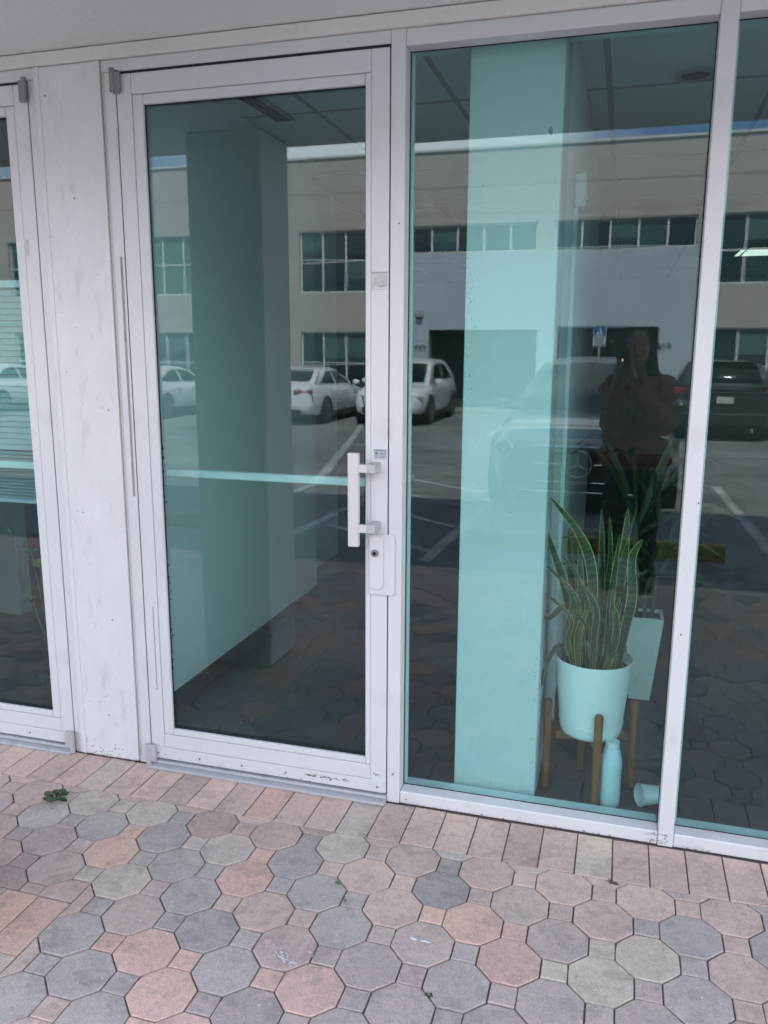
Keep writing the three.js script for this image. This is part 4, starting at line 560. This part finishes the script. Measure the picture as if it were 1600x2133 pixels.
  for (const x of [c.ax[0], c.ax[1]]) for (const s of [-1, 1]) {
    const zo = s * (W + 0.002), arch = move(new THREE.CylinderGeometry(r + 0.055, r + 0.055, 0.22, 32), x, r, s * (W - 0.1045), Math.PI / 2); part('wheel_arch', flat(arch), carMat.black, g);
    const w = part('wheel', move(lathe([[0.2 * r, -0.10], [0.66 * r, -0.105], [0.9 * r, -0.10], [r, -0.07], [r, 0.07], [0.9 * r, 0.10], [0.66 * r, 0.105], [0.64 * r, 0.08]], 30), x, r, s * (W - 0.088), Math.PI / 2 * s), carMat.tyre, g);
    const sp = [move(lathe([[0.60 * r, 0.088], [0.66 * r, 0.103], [0.655 * r, 0.092]], 30), 0, 0, 0)]; for (let k = 0; k < 5; k++) sp.push(move(cbox(-0.035, 0.035, 0.082, 0.097, 0.02, 0.63 * r, 0.008), 0, 0, 0, 0, k * 1.2566)); sp.push(lathe([[0, 0.102], [0.05, 0.102], [0.058, 0.09]], 16)); part('rim', move(merge(sp), x, r, s * (W - 0.088), Math.PI / 2 * s), carMat.rim, w);
  }
  for (const s of [-1, 1]) { const mx = c.mx ?? fb - 0.35, my = belt(mx) + 0.07; const mm = part('mirror', move(new THREE.SphereGeometry(0.11, 16, 12).scale(0.65, 0.72, 1.0), mx, my, s * (W + 0.05)), paint, g); part('mirror_arm', rod([mx, my - 0.05, s * (W - 0.12)], [mx, my - 0.03, s * (W + 0.0)], 0.03, 0.03, 8), carMat.black, mm); for (const hx of c.hx ?? [0.15, -0.75]) part('door_handle', cbox(hx - 0.1, hx + 0.1, c.hy ?? 0.84, (c.hy ?? 0.84) + 0.03, s * (W * 0.975), s * (W * 0.975 + 0.035), 0.01), paint, g); }
  for (const s of [-1, 1]) { const sm = []; for (const x of c.seams ?? [-1.05, -0.12, 0.95]) for (let k = 0; k < 6; k++) { const y0 = 0.34 + k * 0.10, [, yb, yt, w] = lerpRow(c.rows, x), q = (y) => { const t = (y - yb) / (yt - yb); return w * (t < 0.52 ? 0.995 + 0.005 * t / 0.52 : t < 0.72 ? 1 - 0.015 * (t - 0.52) / 0.2 : 0.985 - 0.035 * (t - 0.72) / 0.14); }; if (y0 + 0.1 > yt - 0.08) continue; sm.push(rod([x + 0.02 * k, y0, s * (q(y0) - 0.001)], [x + 0.02 * (k + 1), y0 + 0.10, s * (q(y0 + 0.10) - 0.001)], 0.006, 0.006, 6)); } part('door_seam', merge(sm), carMat.black, g); part('sill_trim', cbox(c.ax[0] + 0.45, c.ax[1] - 0.45, 0.19, 0.29, s * (W - 0.06), s * (W - 0.008), 0.01), carMat.black, g); }
  c.extra?.(g, { W, rows: c.rows, belt });
  return g;
}
const surfX = (rows, y, front) => { const list = front ? rows.slice().reverse() : rows; for (const q of list) if (y > q[1] && y < q[2]) return q[0]; return list[2][0]; };
const sedan = { W: 1.90, H: 1.47, rows: [[-2.50, 0.46, 0.84, 0.60], [-2.46, 0.36, 1.0, 0.76], [-2.32, 0.28, 1.075, 0.86], [-1.9, 0.22, 1.07, 0.93], [-1.0, 0.19, 1.0, 0.95], [0.3, 0.19, 0.975, 0.95], [1.1, 0.19, 0.965, 0.95], [1.7, 0.21, 0.88, 0.93], [2.2, 0.24, 0.76, 0.87], [2.42, 0.28, 0.66, 0.76], [2.5, 0.36, 0.54, 0.56]], cab: [-2.02, -1.12, 0.18, 1.22], bw: 0.80, tw: 0.60, ax: [-1.42, 1.45],
  extra(g, { W }) {
    for (const s of [-1, 1]) { const t = part('tail_light', move(cbox(-0.04, 0.04, -0.055, 0.055, -0.24, 0.24, 0.02), -2.42, 0.87, s * 0.66, 0, s * 0.42), carMat.red, g); part('lens', move(cbox(-0.045, 0.03, -0.02, 0.02, -0.2, 0.2, 0.01), -2.445, 0.87, s * 0.655, 0, s * 0.42), mat(0.5, 0.16, 0.15, { roughness: 0.2 }), t); part('bumper_slot', move(cbox(-0.015, 0.015, -0.13, 0.13, -0.012, 0.012, 0.004), -2.30, 0.63, s * 0.845, 0.22 * s, 0, 0), carMat.black, g); part('head_light', move(cbox(-0.05, 0.05, -0.05, 0.05, -0.2, 0.2, 0.02), 2.24, 0.64, s * 0.62, 0, -s * 0.5), carMat.lamp, g); }
    part('boot_lip', cbox(-2.44, -2.36, 1.03, 1.07, -0.72, 0.72, 0.015), g.children[0].material, g); part('rear_valance', cbox(-2.49, -2.40, 0.30, 0.42, -0.6, 0.6, 0.03), carMat.black, g); const p = part('number_plate', cbox(-2.512, -2.495, 0.74, 0.86, -0.17, 0.17, 0.004), carMat.plate, g);
  } };
const whitePaint = mat(0.86, 0.87, 0.88, { phys: true, roughness: 0.32, clearcoat: 1, clearcoatRoughness: 0.05 }), darkPaint = mat(0.035, 0.042, 0.05, { phys: true, roughness: 0.3, metalness: 0.4, clearcoat: 1, clearcoatRoughness: 0.04 }), greyPaint = mat(0.028, 0.033, 0.033, { phys: true, roughness: 0.35, metalness: 0.3, clearcoat: 1, clearcoatRoughness: 0.05 });
const FAR = lotY(18), toWall = -Math.PI / 2, toShop = Math.PI / 2;
makeCar('saloon_car', 'white saloon car parked nose-in next to the white crossover', sedan, [-7.78, FAR, 19.45], toWall, whitePaint, 'white saloons parked at the office block');
makeCar('saloon_car', 'white saloon car parked nose-in below the windows with vertical blinds', sedan, [-12.55, FAR, 19.4], toWall, whitePaint, 'white saloons parked at the office block');
makeCar('saloon_car', 'white saloon car parked at the far end of the row', sedan, [-18.3, FAR, 19.6], toWall, whitePaint, 'white saloons parked at the office block');
const crossover = { W: 1.94, H: 1.70, rows: [[-2.38, 0.5, 0.95, 0.66], [-2.33, 0.4, 1.08, 0.82], [-2.1, 0.3, 1.12, 0.92], [-1.0, 0.25, 1.10, 0.97], [0.4, 0.25, 1.07, 0.97], [1.1, 0.25, 1.04, 0.96], [1.7, 0.27, 0.98, 0.94], [2.15, 0.30, 0.90, 0.88], [2.36, 0.34, 0.80, 0.78], [2.44, 0.42, 0.66, 0.58]], cab: [-2.25, -1.75, 0.10, 1.15], bw: 0.82, tw: 0.63, ax: [-1.40, 1.42], r: 0.36, hy: 0.93,
  extra(g) {
    const gr = part('grille', move(cbox(2.30, 2.46, 0.50, 0.77, -0.52, 0.52, 0.05), 0, 0, 0), carMat.black, g); part('grille_trim', [cbox(2.40, 2.48, 0.475, 0.50, -0.55, 0.55, 0.01), move(cbox(-0.012, 0.012, -0.14, 0.14, -0.02, 0.02, 0.006), 2.44, 0.63, 0.55, 0.25, 0, 0), move(cbox(-0.012, 0.012, -0.14, 0.14, -0.02, 0.02, 0.006), 2.44, 0.63, -0.55, -0.25, 0, 0)], carMat.chrome, gr);
    part('badge', move(new THREE.TorusGeometry(0.07, 0.012, 8, 24), 2.475, 0.66, 0, 0, Math.PI / 2), carMat.chrome, gr);
    for (const s of [-1, 1]) { const h = part('head_light', move(cbox(-0.12, 0.12, -0.045, 0.045, -0.24, 0.24, 0.03), 2.22, 0.755, s * 0.68, 0, -s * 0.55, 0), carMat.lamp, g); part('lens', move(cbox(-0.13, 0.06, -0.018, 0.018, -0.2, 0.2, 0.01), 2.26, 0.75, s * 0.665, 0, -s * 0.55, 0), carMat.black, h); part('fog_lamp', move(cbox(-0.03, 0.05, -0.03, 0.03, -0.12, 0.12, 0.01), 2.36, 0.47, s * 0.62, 0, -s * 0.5), carMat.black, g); }
    part('lower_trim', [cbox(2.30, 2.475, 0.36, 0.42, -0.6, 0.6, 0.02)], carMat.black, g); part('bumper_lip', cbox(2.33, 2.47, 0.31, 0.345, -0.62, 0.62, 0.015), carMat.chrome, g); part('roof_fin', move(cbox(-0.09, 0.09, 0, 0.06, -0.015, 0.015, 0.012), -1.3, 1.66, 0), carMat.black, g);
  } };
makeCar('crossover_car', 'white crossover car with dark grille facing the shop', crossover, [-5.12, FAR, 20.0], toShop, whitePaint);
// the dark car nose-on to the shop with the round star badge
const bigSaloon = { W: 1.98, H: 1.60, rows: [[-2.55, 0.46, 0.9, 0.62], [-2.48, 0.36, 1.05, 0.82], [-2.2, 0.28, 1.12, 0.92], [-1.0, 0.22, 1.06, 0.98], [0.3, 0.22, 1.02, 0.99], [0.95, 0.22, 1.01, 0.985], [1.5, 0.23, 0.965, 0.97], [2.05, 0.25, 0.885, 0.93], [2.36, 0.27, 0.80, 0.86], [2.52, 0.31, 0.72, 0.74], [2.57, 0.36, 0.64, 0.6]], cab: [-2.25, -1.5, 0.05, 1.12], bw: 0.84, tw: 0.63, ax: [-1.45, 1.55], r: 0.36, hy: 0.9,
  extra(g) {
    const gr = part('grille', extrude(rrect(-0.46, 0.46, 0.40, 0.735, 0.08), 0.1, 2.50, 0.02).rotateY(Math.PI / 2), carMat.black, g);
    part('grille_surround', [cbox(2.50, 2.615, 0.735, 0.765, -0.47, 0.47, 0.012), cbox(2.50, 2.61, 0.385, 0.405, -0.42, 0.42, 0.008)], carMat.chrome, gr);
    part('grille_bar', [cbox(2.595, 2.625, 0.562, 0.592, 0.15, 0.45, 0.01), cbox(2.595, 2.625, 0.562, 0.592, -0.45, -0.15, 0.01)], carMat.chrome, gr);
    const st = new THREE.Shape(); for (let k = 0; k < 6; k++) { const a = Math.PI / 2 + k * Math.PI / 3, rr = k % 2 ? 0.018 : 0.128; k ? st.lineTo(Math.cos(a) * rr, Math.sin(a) * rr) : st.moveTo(Math.cos(a) * rr, Math.sin(a) * rr); } st.closePath();
    part('star_badge', [move(new THREE.TorusGeometry(0.132, 0.010, 10, 40), 2.63, 0.585, 0, 0, Math.PI / 2), extrude(st, 0.02, 0).rotateY(Math.PI / 2).translate(2.62, 0.585, 0)], carMat.chrome, gr);
    for (const s of [-1, 1]) { const h = part('head_light', move(new THREE.SphereGeometry(1, 24, 16).scale(0.16, 0.10, 0.17), 2.36, 0.70, s * 0.72, 0, -s * 0.5), carMat.black, g); part('lamp_ring', move(new THREE.TorusGeometry(0.085, 0.016, 8, 26).scale(1.25, 1, 1), 2.475, 0.70, s * 0.76, 0, Math.PI / 2 - s * 0.55), carMat.chrome, h); part('lens', move(new THREE.SphereGeometry(0.05, 16, 12), 2.47, 0.70, s * 0.745), carMat.lamp, h); part('air_intake', move(cbox(-0.04, 0.05, -0.055, 0.055, -0.16, 0.16, 0.02), 2.46, 0.36, s * 0.62, 0, -s * 0.35), carMat.black, g); }
    part('bumper_trim', cbox(2.50, 2.612, 0.285, 0.305, -0.62, 0.62, 0.006), carMat.chrome, g); part('lower_intake', cbox(2.45, 2.60, 0.31, 0.375, -0.44, 0.44, 0.012), carMat.black, g);
  } };
makeCar('saloon_car', 'dark saloon car with round star badge standing nose-on to the shop', bigSaloon, [0.31, lotY(7) - 0.03, 8.32], toShop, darkPaint);
const suv = { W: 2.02, H: 1.74, rows: [[-2.25, 0.44, 0.95, 0.80], [-2.22, 0.36, 1.16, 0.90], [-2.05, 0.30, 1.24, 0.97], [-1.0, 0.26, 1.18, 1.01], [0.4, 0.26, 1.13, 1.01], [1.1, 0.26, 1.10, 1.0], [1.7, 0.28, 1.02, 0.98], [2.1, 0.32, 0.92, 0.92], [2.24, 0.4, 0.75, 0.74]], cab: [-2.14, -1.86, 0.05, 1.1], bw: 0.90, tw: 0.70, ax: [-1.36, 1.36], r: 0.38, hy: 0.98, rv: 0.16,
  extra(g) {
    part('garnish', cbox(-2.29, -2.20, 1.10, 1.20, -0.80, 0.80, 0.012), g.children[0].material, g); part('chrome_strip', cbox(-2.295, -2.22, 1.06, 1.078, -0.84, 0.84, 0.005), carMat.chrome, g);
    const tg = new TextGeometry('RANGE ROVER', { font, size: 0.052, depth: 0.008, curveSegments: 3, bevelEnabled: false }); tg.computeBoundingBox(); const w = tg.boundingBox.max.x; tg.scale(0.92 / w, 1, 1); tg.translate(-0.46, 0, 0); tg.rotateY(-Math.PI / 2); tg.translate(-2.29, 1.125, 0); part('lettering', uvBox(tg), carMat.chrome, g);
    const pl = part('plate_recess', cbox(-2.285, -2.2, 0.80, 1.0, -0.42, 0.42, 0.015), carMat.black, g); part('number_plate', cbox(-2.295, -2.284, 0.83, 0.97, -0.17, 0.17, 0.004), carMat.plate, pl);
    for (const s of [-1, 1]) part('tail_light', move(cbox(-0.05, 0.05, -0.07, 0.07, -0.16, 0.16, 0.02), -2.12, 1.09, s * 0.88, 0, s * 0.5), carMat.red, g);
    part('bumper', cbox(-2.30, -2.12, 0.42, 0.62, -0.86, 0.86, 0.04), g.children[0].material, g); part('bumper_trim', cbox(-2.312, -2.25, 0.60, 0.612, -0.8, 0.8, 0.003), carMat.chrome, g); part('spoiler', cbox(-2.08, -1.80, 1.685, 1.72, -0.62, 0.62, 0.015), g.children[0].material, g);
  } };
makeCar('suv_car', 'dark grey sport utility car seen from behind with lettering across its tailgate', suv, [2.80, FAR, 18.55], toWall, greyPaint);

// ---------------------------------------------------------------- the person with the phone
function isosurface(lo, hi, cell, f) {        // surface nets over a distance field
  const n = [0, 1, 2].map((k) => Math.ceil((hi[k] - lo[k]) / cell) + 1), id = (i, j, k) => (k * n[1] + j) * n[0] + i, v = new Float32Array(n[0] * n[1] * n[2]);
  for (let k = 0; k < n[2]; k++) for (let j = 0; j < n[1]; j++) for (let i = 0; i < n[0]; i++) v[id(i, j, k)] = f(lo[0] + i * cell, lo[1] + j * cell, lo[2] + k * cell);
  const vert = new Int32Array(v.length).fill(-1), P = [], I = [];
  for (let k = 0; k < n[2] - 1; k++) for (let j = 0; j < n[1] - 1; j++) for (let i = 0; i < n[0] - 1; i++) {
    let s = [0, 0, 0], c = 0; const val = []; for (let q = 0; q < 8; q++) val.push(v[id(i + (q & 1), j + (q >> 1 & 1), k + (q >> 2))]);
    for (let a = 0; a < 8; a++) for (const b of [1, 2, 4]) { if (a & b) continue; const A = val[a], B = val[a | b]; if ((A < 0) === (B < 0)) continue; const t = A / (A - B); for (let d = 0; d < 3; d++) { const pa = a >> d & 1, pb = (a | b) >> d & 1; s[d] += pa + (pb - pa) * t; } c++; }
    if (c) { vert[id(i, j, k)] = P.length / 3; P.push(lo[0] + (i + s[0] / c) * cell, lo[1] + (j + s[1] / c) * cell, lo[2] + (k + s[2] / c) * cell); }
  }
  for (let k = 1; k < n[2] - 1; k++) for (let j = 1; j < n[1] - 1; j++) for (let i = 1; i < n[0] - 1; i++) {
    const a = v[id(i, j, k)];
    for (const [b, q] of [[v[id(i + 1, j, k)], [[0, -1, -1], [0, 0, -1], [0, 0, 0], [0, -1, 0]]], [v[id(i, j + 1, k)], [[-1, 0, -1], [-1, 0, 0], [0, 0, 0], [0, 0, -1]]], [v[id(i, j, k + 1)], [[-1, -1, 0], [0, -1, 0], [0, 0, 0], [-1, 0, 0]]]]) {
      if ((a < 0) === (b < 0)) continue; const w = q.map(([x, y, z]) => vert[id(i + x, j + y, k + z)]); a < 0 ? I.push(w[0], w[1], w[2], w[0], w[2], w[3]) : I.push(w[0], w[2], w[1], w[0], w[3], w[2]);
    }
  }
  const g = new THREE.BufferGeometry(); g.setAttribute('position', new THREE.Float32BufferAttribute(P, 3)); g.setIndex(I); g.computeVertexNormals(); return flat(g);
}
const cap = (p, a, b, ra, rb) => { const d = [b[0] - a[0], b[1] - a[1], b[2] - a[2]], e = [p[0] - a[0], p[1] - a[1], p[2] - a[2]], l = d[0] * d[0] + d[1] * d[1] + d[2] * d[2], t = Math.max(0, Math.min(1, (e[0] * d[0] + e[1] * d[1] + e[2] * d[2]) / l)); return Math.hypot(e[0] - d[0] * t, e[1] - d[1] * t, e[2] - d[2] * t) - (ra + (rb - ra) * t); };
const ell = (p, c, r) => { const q = [(p[0] - c[0]) / r[0], (p[1] - c[1]) / r[1], (p[2] - c[2]) / r[2]], k = Math.hypot(...q); return (k - 1) * Math.min(...r); };
const smin = (a, b, k) => { const h = Math.max(0, k - Math.abs(a - b)) / k; return Math.min(a, b) - h * h * k * 0.25; };
{
  // axes: x as the world's, y up from the ground, z away from the shop; the person faces the shop (-z), the phone raised before the face
  const ox = 0.79, oz = 2.86, me = thing('person', 'person in brown jacket with long dark hair holding up a phone', 'person', [ox, 0, oz]);
  const J = { neck: [0, 1.365, 0.0], chest: [0, 1.22, 0.01], waist: [0, 1.02, 0.0], hip: [0, 0.88, 0.01], sL: [-0.135, 1.305, 0.0], sR: [0.135, 1.305, 0.0], eL: [-0.150, 1.06, -0.15], eR: [0.170, 1.10, -0.14], wL: [-0.135, 1.345, -0.315], wR: [-0.03, 1.345, -0.315], kL: [-0.10, 0.48, -0.02], kR: [0.11, 0.48, 0.0], aL: [-0.115, 0.075, 0.03], aR: [0.13, 0.075, 0.04], hL: [-0.085, 0.86, 0.01], hR: [0.085, 0.86, 0.01] };
  const torso = (p, g) => { let d = smin(cap(p, J.chest, J.waist, 0.115 + g, 0.10 + g), ell(p, [0, 1.24, 0.005], [0.145 + g, 0.13 + g, 0.105 + g]), 0.06); d = smin(d, ell(p, [0, 0.90, 0.01], [0.165 + g, 0.13 + g, 0.115 + g]), 0.08); d = smin(d, cap(p, J.sL, J.sR, 0.062 + g, 0.062 + g), 0.05); return d; };
  const arms = (p, g) => { let d = 9; for (const s of ['L', 'R']) { d = smin(d, cap(p, J['s' + s], J['e' + s], 0.052 + g, 0.043 + g), 0.02); d = smin(d, cap(p, J['e' + s], J['w' + s], 0.042 + g, 0.029 + g), 0.02); } return d; };
  const legs = (p, g) => { let d = 9; for (const s of ['L', 'R']) { d = smin(d, cap(p, J['h' + s], J['k' + s], 0.085 + g, 0.058 + g), 0.02); d = smin(d, cap(p, J['k' + s], J['a' + s], 0.056 + g, 0.038 + g), 0.02); } return d; };
  const hc = [-0.01, 1.545, -0.015];
  const head = (p) => {
    const q = [p[0] - hc[0], p[1] - hc[1], p[2] - hc[2]]; let d = ell(q, [0, 0.02, 0.015], [0.075, 0.098, 0.092]); d = smin(d, ell(q, [0, -0.045, -0.022], [0.058, 0.068, 0.062]), 0.035); d = smin(d, ell(q, [0, -0.092, -0.055], [0.026, 0.022, 0.024]), 0.03);
    d = smin(d, cap(q, [0, 0.012, -0.078], [0, -0.028, -0.100], 0.009, 0.013), 0.012); d = smin(d, ell(q, [0, -0.058, -0.083], [0.024, 0.008, 0.009]), 0.006); d = smin(d, ell(q, [0, -0.068, -0.081], [0.021, 0.007, 0.009]), 0.006);
    for (const s of [-1, 1]) { d = Math.max(d, -ell(q, [s * 0.031, 0.004, -0.090], [0.017, 0.011, 0.013])); d = smin(d, ell(q, [s * 0.031, 0.003, -0.073], [0.0125, 0.0095, 0.011]), 0.003); d = smin(d, ell(q, [s * 0.032, 0.026, -0.076], [0.020, 0.006, 0.008]), 0.008); d = smin(d, ell(q, [s * 0.077, -0.008, 0.012], [0.010, 0.031, 0.019]), 0.008); }
    return smin(d, cap(p, [0, 1.33, 0.005], [-0.005, 1.47, 0.0], 0.052, 0.048), 0.03);
  };
  // hands: palm and five fingers each, closed round the phone's edges
  const hand = (w, s) => { const px = w[0], py = w[1], pz = w[2], F = []; const palm = [[px, py + 0.01, pz - 0.002], [px + s * 0.012, py + 0.075, pz + 0.004]]; for (let k = 0; k < 4; k++) { const by = py + 0.052 + k * 0.017, l = [0.026, 0.030, 0.029, 0.024][k]; F.push([[px + s * 0.004, by, pz - 0.018], [px + s * 0.012 + s * 0.006, by + 0.002, pz - 0.030], 0.0088, 0.0082], [[px + s * 0.018, by + 0.002, pz - 0.030], [px + s * (0.018 + l), by + 0.003, pz - 0.031], 0.0082, 0.0072]); } F.push([[px + s * 0.006, py + 0.03, pz + 0.014], [px + s * 0.028, py + 0.062, pz + 0.024], 0.0115, 0.0098], [[px + s * 0.028, py + 0.062, pz + 0.024], [px + s * 0.044, py + 0.090, pz + 0.018], 0.0098, 0.0082]); return (p) => { let d = smin(cap(p, palm[0], palm[1], 0.024, 0.021), cap(p, [px, py - 0.04, pz], [px, py + 0.01, pz], 0.0265, 0.024), 0.02); for (const [a, b, ra, rb] of F) d = smin(d, cap(p, a, b, ra, rb), 0.004); return d; }; };
  const hL = hand([-0.135, 1.365, -0.325], 1), hR = hand([-0.037, 1.365, -0.325], -1);
  const skin = mat(0.24, 0.145, 0.105, { roughness: 0.55 }), V = (f) => (x, y, z) => f([x, y, z]);
  const bodyF = (p) => { let d = smin(torso(p, 0), arms(p, 0), 0.04); d = smin(d, legs(p, 0), 0.03); d = smin(d, cap(p, [0, 1.30, 0], [-0.003, 1.43, 0], 0.054, 0.049), 0.05); for (const s of ['L', 'R']) d = smin(d, cap(p, [J['a' + s][0], 0.05, 0.05], [J['a' + s][0], 0.035, -0.10], 0.036, 0.03), 0.03); return d; };
  part('body', merge([isosurface([-0.34, 0, -0.42], [0.34, 1.44, 0.20], 0.014, V(bodyF)), isosurface([-0.11, 1.39, -0.14], [0.09, 1.67, 0.11], 0.0042, V(head)), isosurface([-0.185, 1.31, -0.385], [-0.055, 1.49, -0.275], 0.0034, V(hL)), isosurface([-0.118, 1.31, -0.385], [0.012, 1.49, -0.275], 0.0034, V(hR))]), skin, me);
  const wrinkle = (p) => 0.011 * Math.sin(p[1] * 46 + Math.sin(p[0] * 21) * 2.2 + p[2] * 30) + 0.004 * Math.sin(p[0] * 60 + p[1] * 25);
  const plaid = tex(128, 128, (u, v) => { const a = Math.sin(u * 6.283 * 3) > 0.2 ? 1 : 0, b = Math.sin(v * 6.283 * 3) > 0.2 ? 1 : 0, n = fbm(u, v, 16, 16, 3, 5), k = 0.30 + 0.28 * a + 0.22 * b + 0.4 * (n - 0.5); return [k, k * 0.86, k * 0.82]; }, 5); const jk = mat(0.40, 0.20, 0.165, { roughness: 0.9, map: plaid });
  const jf = (p) => { let d = smin(torso(p, 0.028), arms(p, 0.022), 0.05); d = smin(d, cap(p, [0, 1.18, 0], [0, 0.9, 0.0], 0.125, 0.155), 0.06); d = smin(d, ell(p, [0, 0.86, 0.01], [0.215, 0.14, 0.155]), 0.06); d += wrinkle(p); d = Math.max(d, 0.80 - p[1]); d = Math.max(d, -cap(p, [0, 1.34, -0.03], [0, 1.6, -0.02], 0.058, 0.075)); for (const s of ['L', 'R']) d = Math.max(d, -(Math.hypot(p[0] - J['w' + s][0], p[1] - J['w' + s][1], p[2] - J['w' + s][2]) - 0.045)); return Math.max(d, p[1] - 1.42); };
  const jacket = part('jacket', uvBox(isosurface([-0.36, 0.78, -0.42], [0.36, 1.44, 0.22], 0.011, V(jf))), jk, me);
  part('scarf', isosurface([-0.16, 1.10, -0.20], [0.16, 1.42, 0.14], 0.009, V((p) => { let d = smin(cap(p, [-0.05, 1.36, -0.035], [-0.035, 1.16, -0.135], 0.035, 0.028), cap(p, [0.05, 1.36, -0.035], [0.03, 1.18, -0.14], 0.035, 0.028), 0.02); return d + wrinkle(p) * 0.8; })), mat(0.13, 0.12, 0.10, { roughness: 0.9 }), jacket);
  part('trousers', isosurface([-0.26, 0.06, -0.14], [0.28, 0.90, 0.18], 0.012, V((p) => Math.max(smin(legs(p, 0.013), ell(p, [0, 0.90, 0.01], [0.175, 0.12, 0.125]), 0.05) + 0.5 * wrinkle(p), p[1] - 0.87, 0.08 - p[1]))), mat(0.022, 0.024, 0.03, { roughness: 0.9 }), me);
  for (const s of ['L', 'R']) part('shoe', isosurface([J['a' + s][0] - 0.08, -0.005, -0.16], [J['a' + s][0] + 0.08, 0.12, 0.12], 0.007, V((p) => Math.max(smin(cap(p, [J['a' + s][0], 0.045, 0.045], [J['a' + s][0], 0.033, -0.10], 0.043, 0.037), cap(p, [J['a' + s][0], 0.05, 0.04], [J['a' + s][0], 0.095, 0.038], 0.046, 0.046), 0.02), 0.003 - p[1], p[1] - 0.10))), mat(0.03, 0.028, 0.027, { roughness: 0.6 }), me);
  part('hair', isosurface([-0.17, 1.18, -0.13], [0.17, 1.68, 0.16], 0.008, V((p) => { const q = [p[0] - hc[0], p[1] - hc[1], p[2] - hc[2]]; let d = ell(q, [0, 0.024, 0.034], [0.088, 0.104, 0.098]); d = smin(d, cap(q, [-0.075, -0.02, 0.03], [-0.095, -0.20, 0.005], 0.038, 0.028), 0.04); d = smin(d, cap(q, [0.075, -0.02, 0.03], [0.11, -0.26, 0.0], 0.042, 0.034), 0.04); d = smin(d, cap(q, [0, -0.02, 0.08], [0.01, -0.22, 0.085], 0.06, 0.05), 0.05); d += 0.004 * Math.sin(p[0] * 120 + Math.sin(p[1] * 30) * 2); return Math.max(d, -ell(q, [0, -0.012, -0.105], [0.066, 0.094, 0.098])); })), mat(0.010, 0.007, 0.006, { roughness: 0.85 }), me);
  for (const s of [-1, 1]) part('eye', move(new THREE.SphereGeometry(0.0072, 14, 10), hc[0] + s * 0.031, hc[1] + 0.003, hc[2] - 0.0805), mat(0.03, 0.02, 0.015, { roughness: 0.1 }), me);
  // the phone: its lens is where the picture was taken from
  const ph = new THREE.Group(); ph.name = 'phone'; ph.position.copy(camera.position); ph.rotation.copy(camera.rotation); scene.add(ph); tag(ph, 'dark phone with a lit flash held up in both hands', 'phone');
  part('case', extrude(rrect(-0.053, 0.022, -0.128, 0.022, 0.010), 0.009, 0.012, 0.002), mat(0.02, 0.02, 0.022, { roughness: 0.3 }), ph);
  part('camera_bump', move(extrude(rrect(-0.032, -0.010, -0.022, 0.016, 0.006), 0.003, 0.0092, 0.0008), 0, 0, 0), carMat.black, ph);
  const fl = mat(0.9, 0.85, 0.7, { roughness: 0.3 }); fl.emissive.setRGB(1, 0.86, 0.55); fl.emissiveIntensity = 4; part('flash_light', move(new THREE.SphereGeometry(0.0042, 14, 10), -0.021, -0.045, 0.0105), fl, ph);
  const pl = new THREE.PointLight(new THREE.Color(1, 0.86, 0.6), 0.002, 0, 2); pl.position.set(-0.021, -0.045, 0.0105).applyEuler(camera.rotation).add(camera.position); pl.shadow.radius = 0.2; pl.castShadow = true; scene.add(pl);
}

renderer.render(scene, camera);
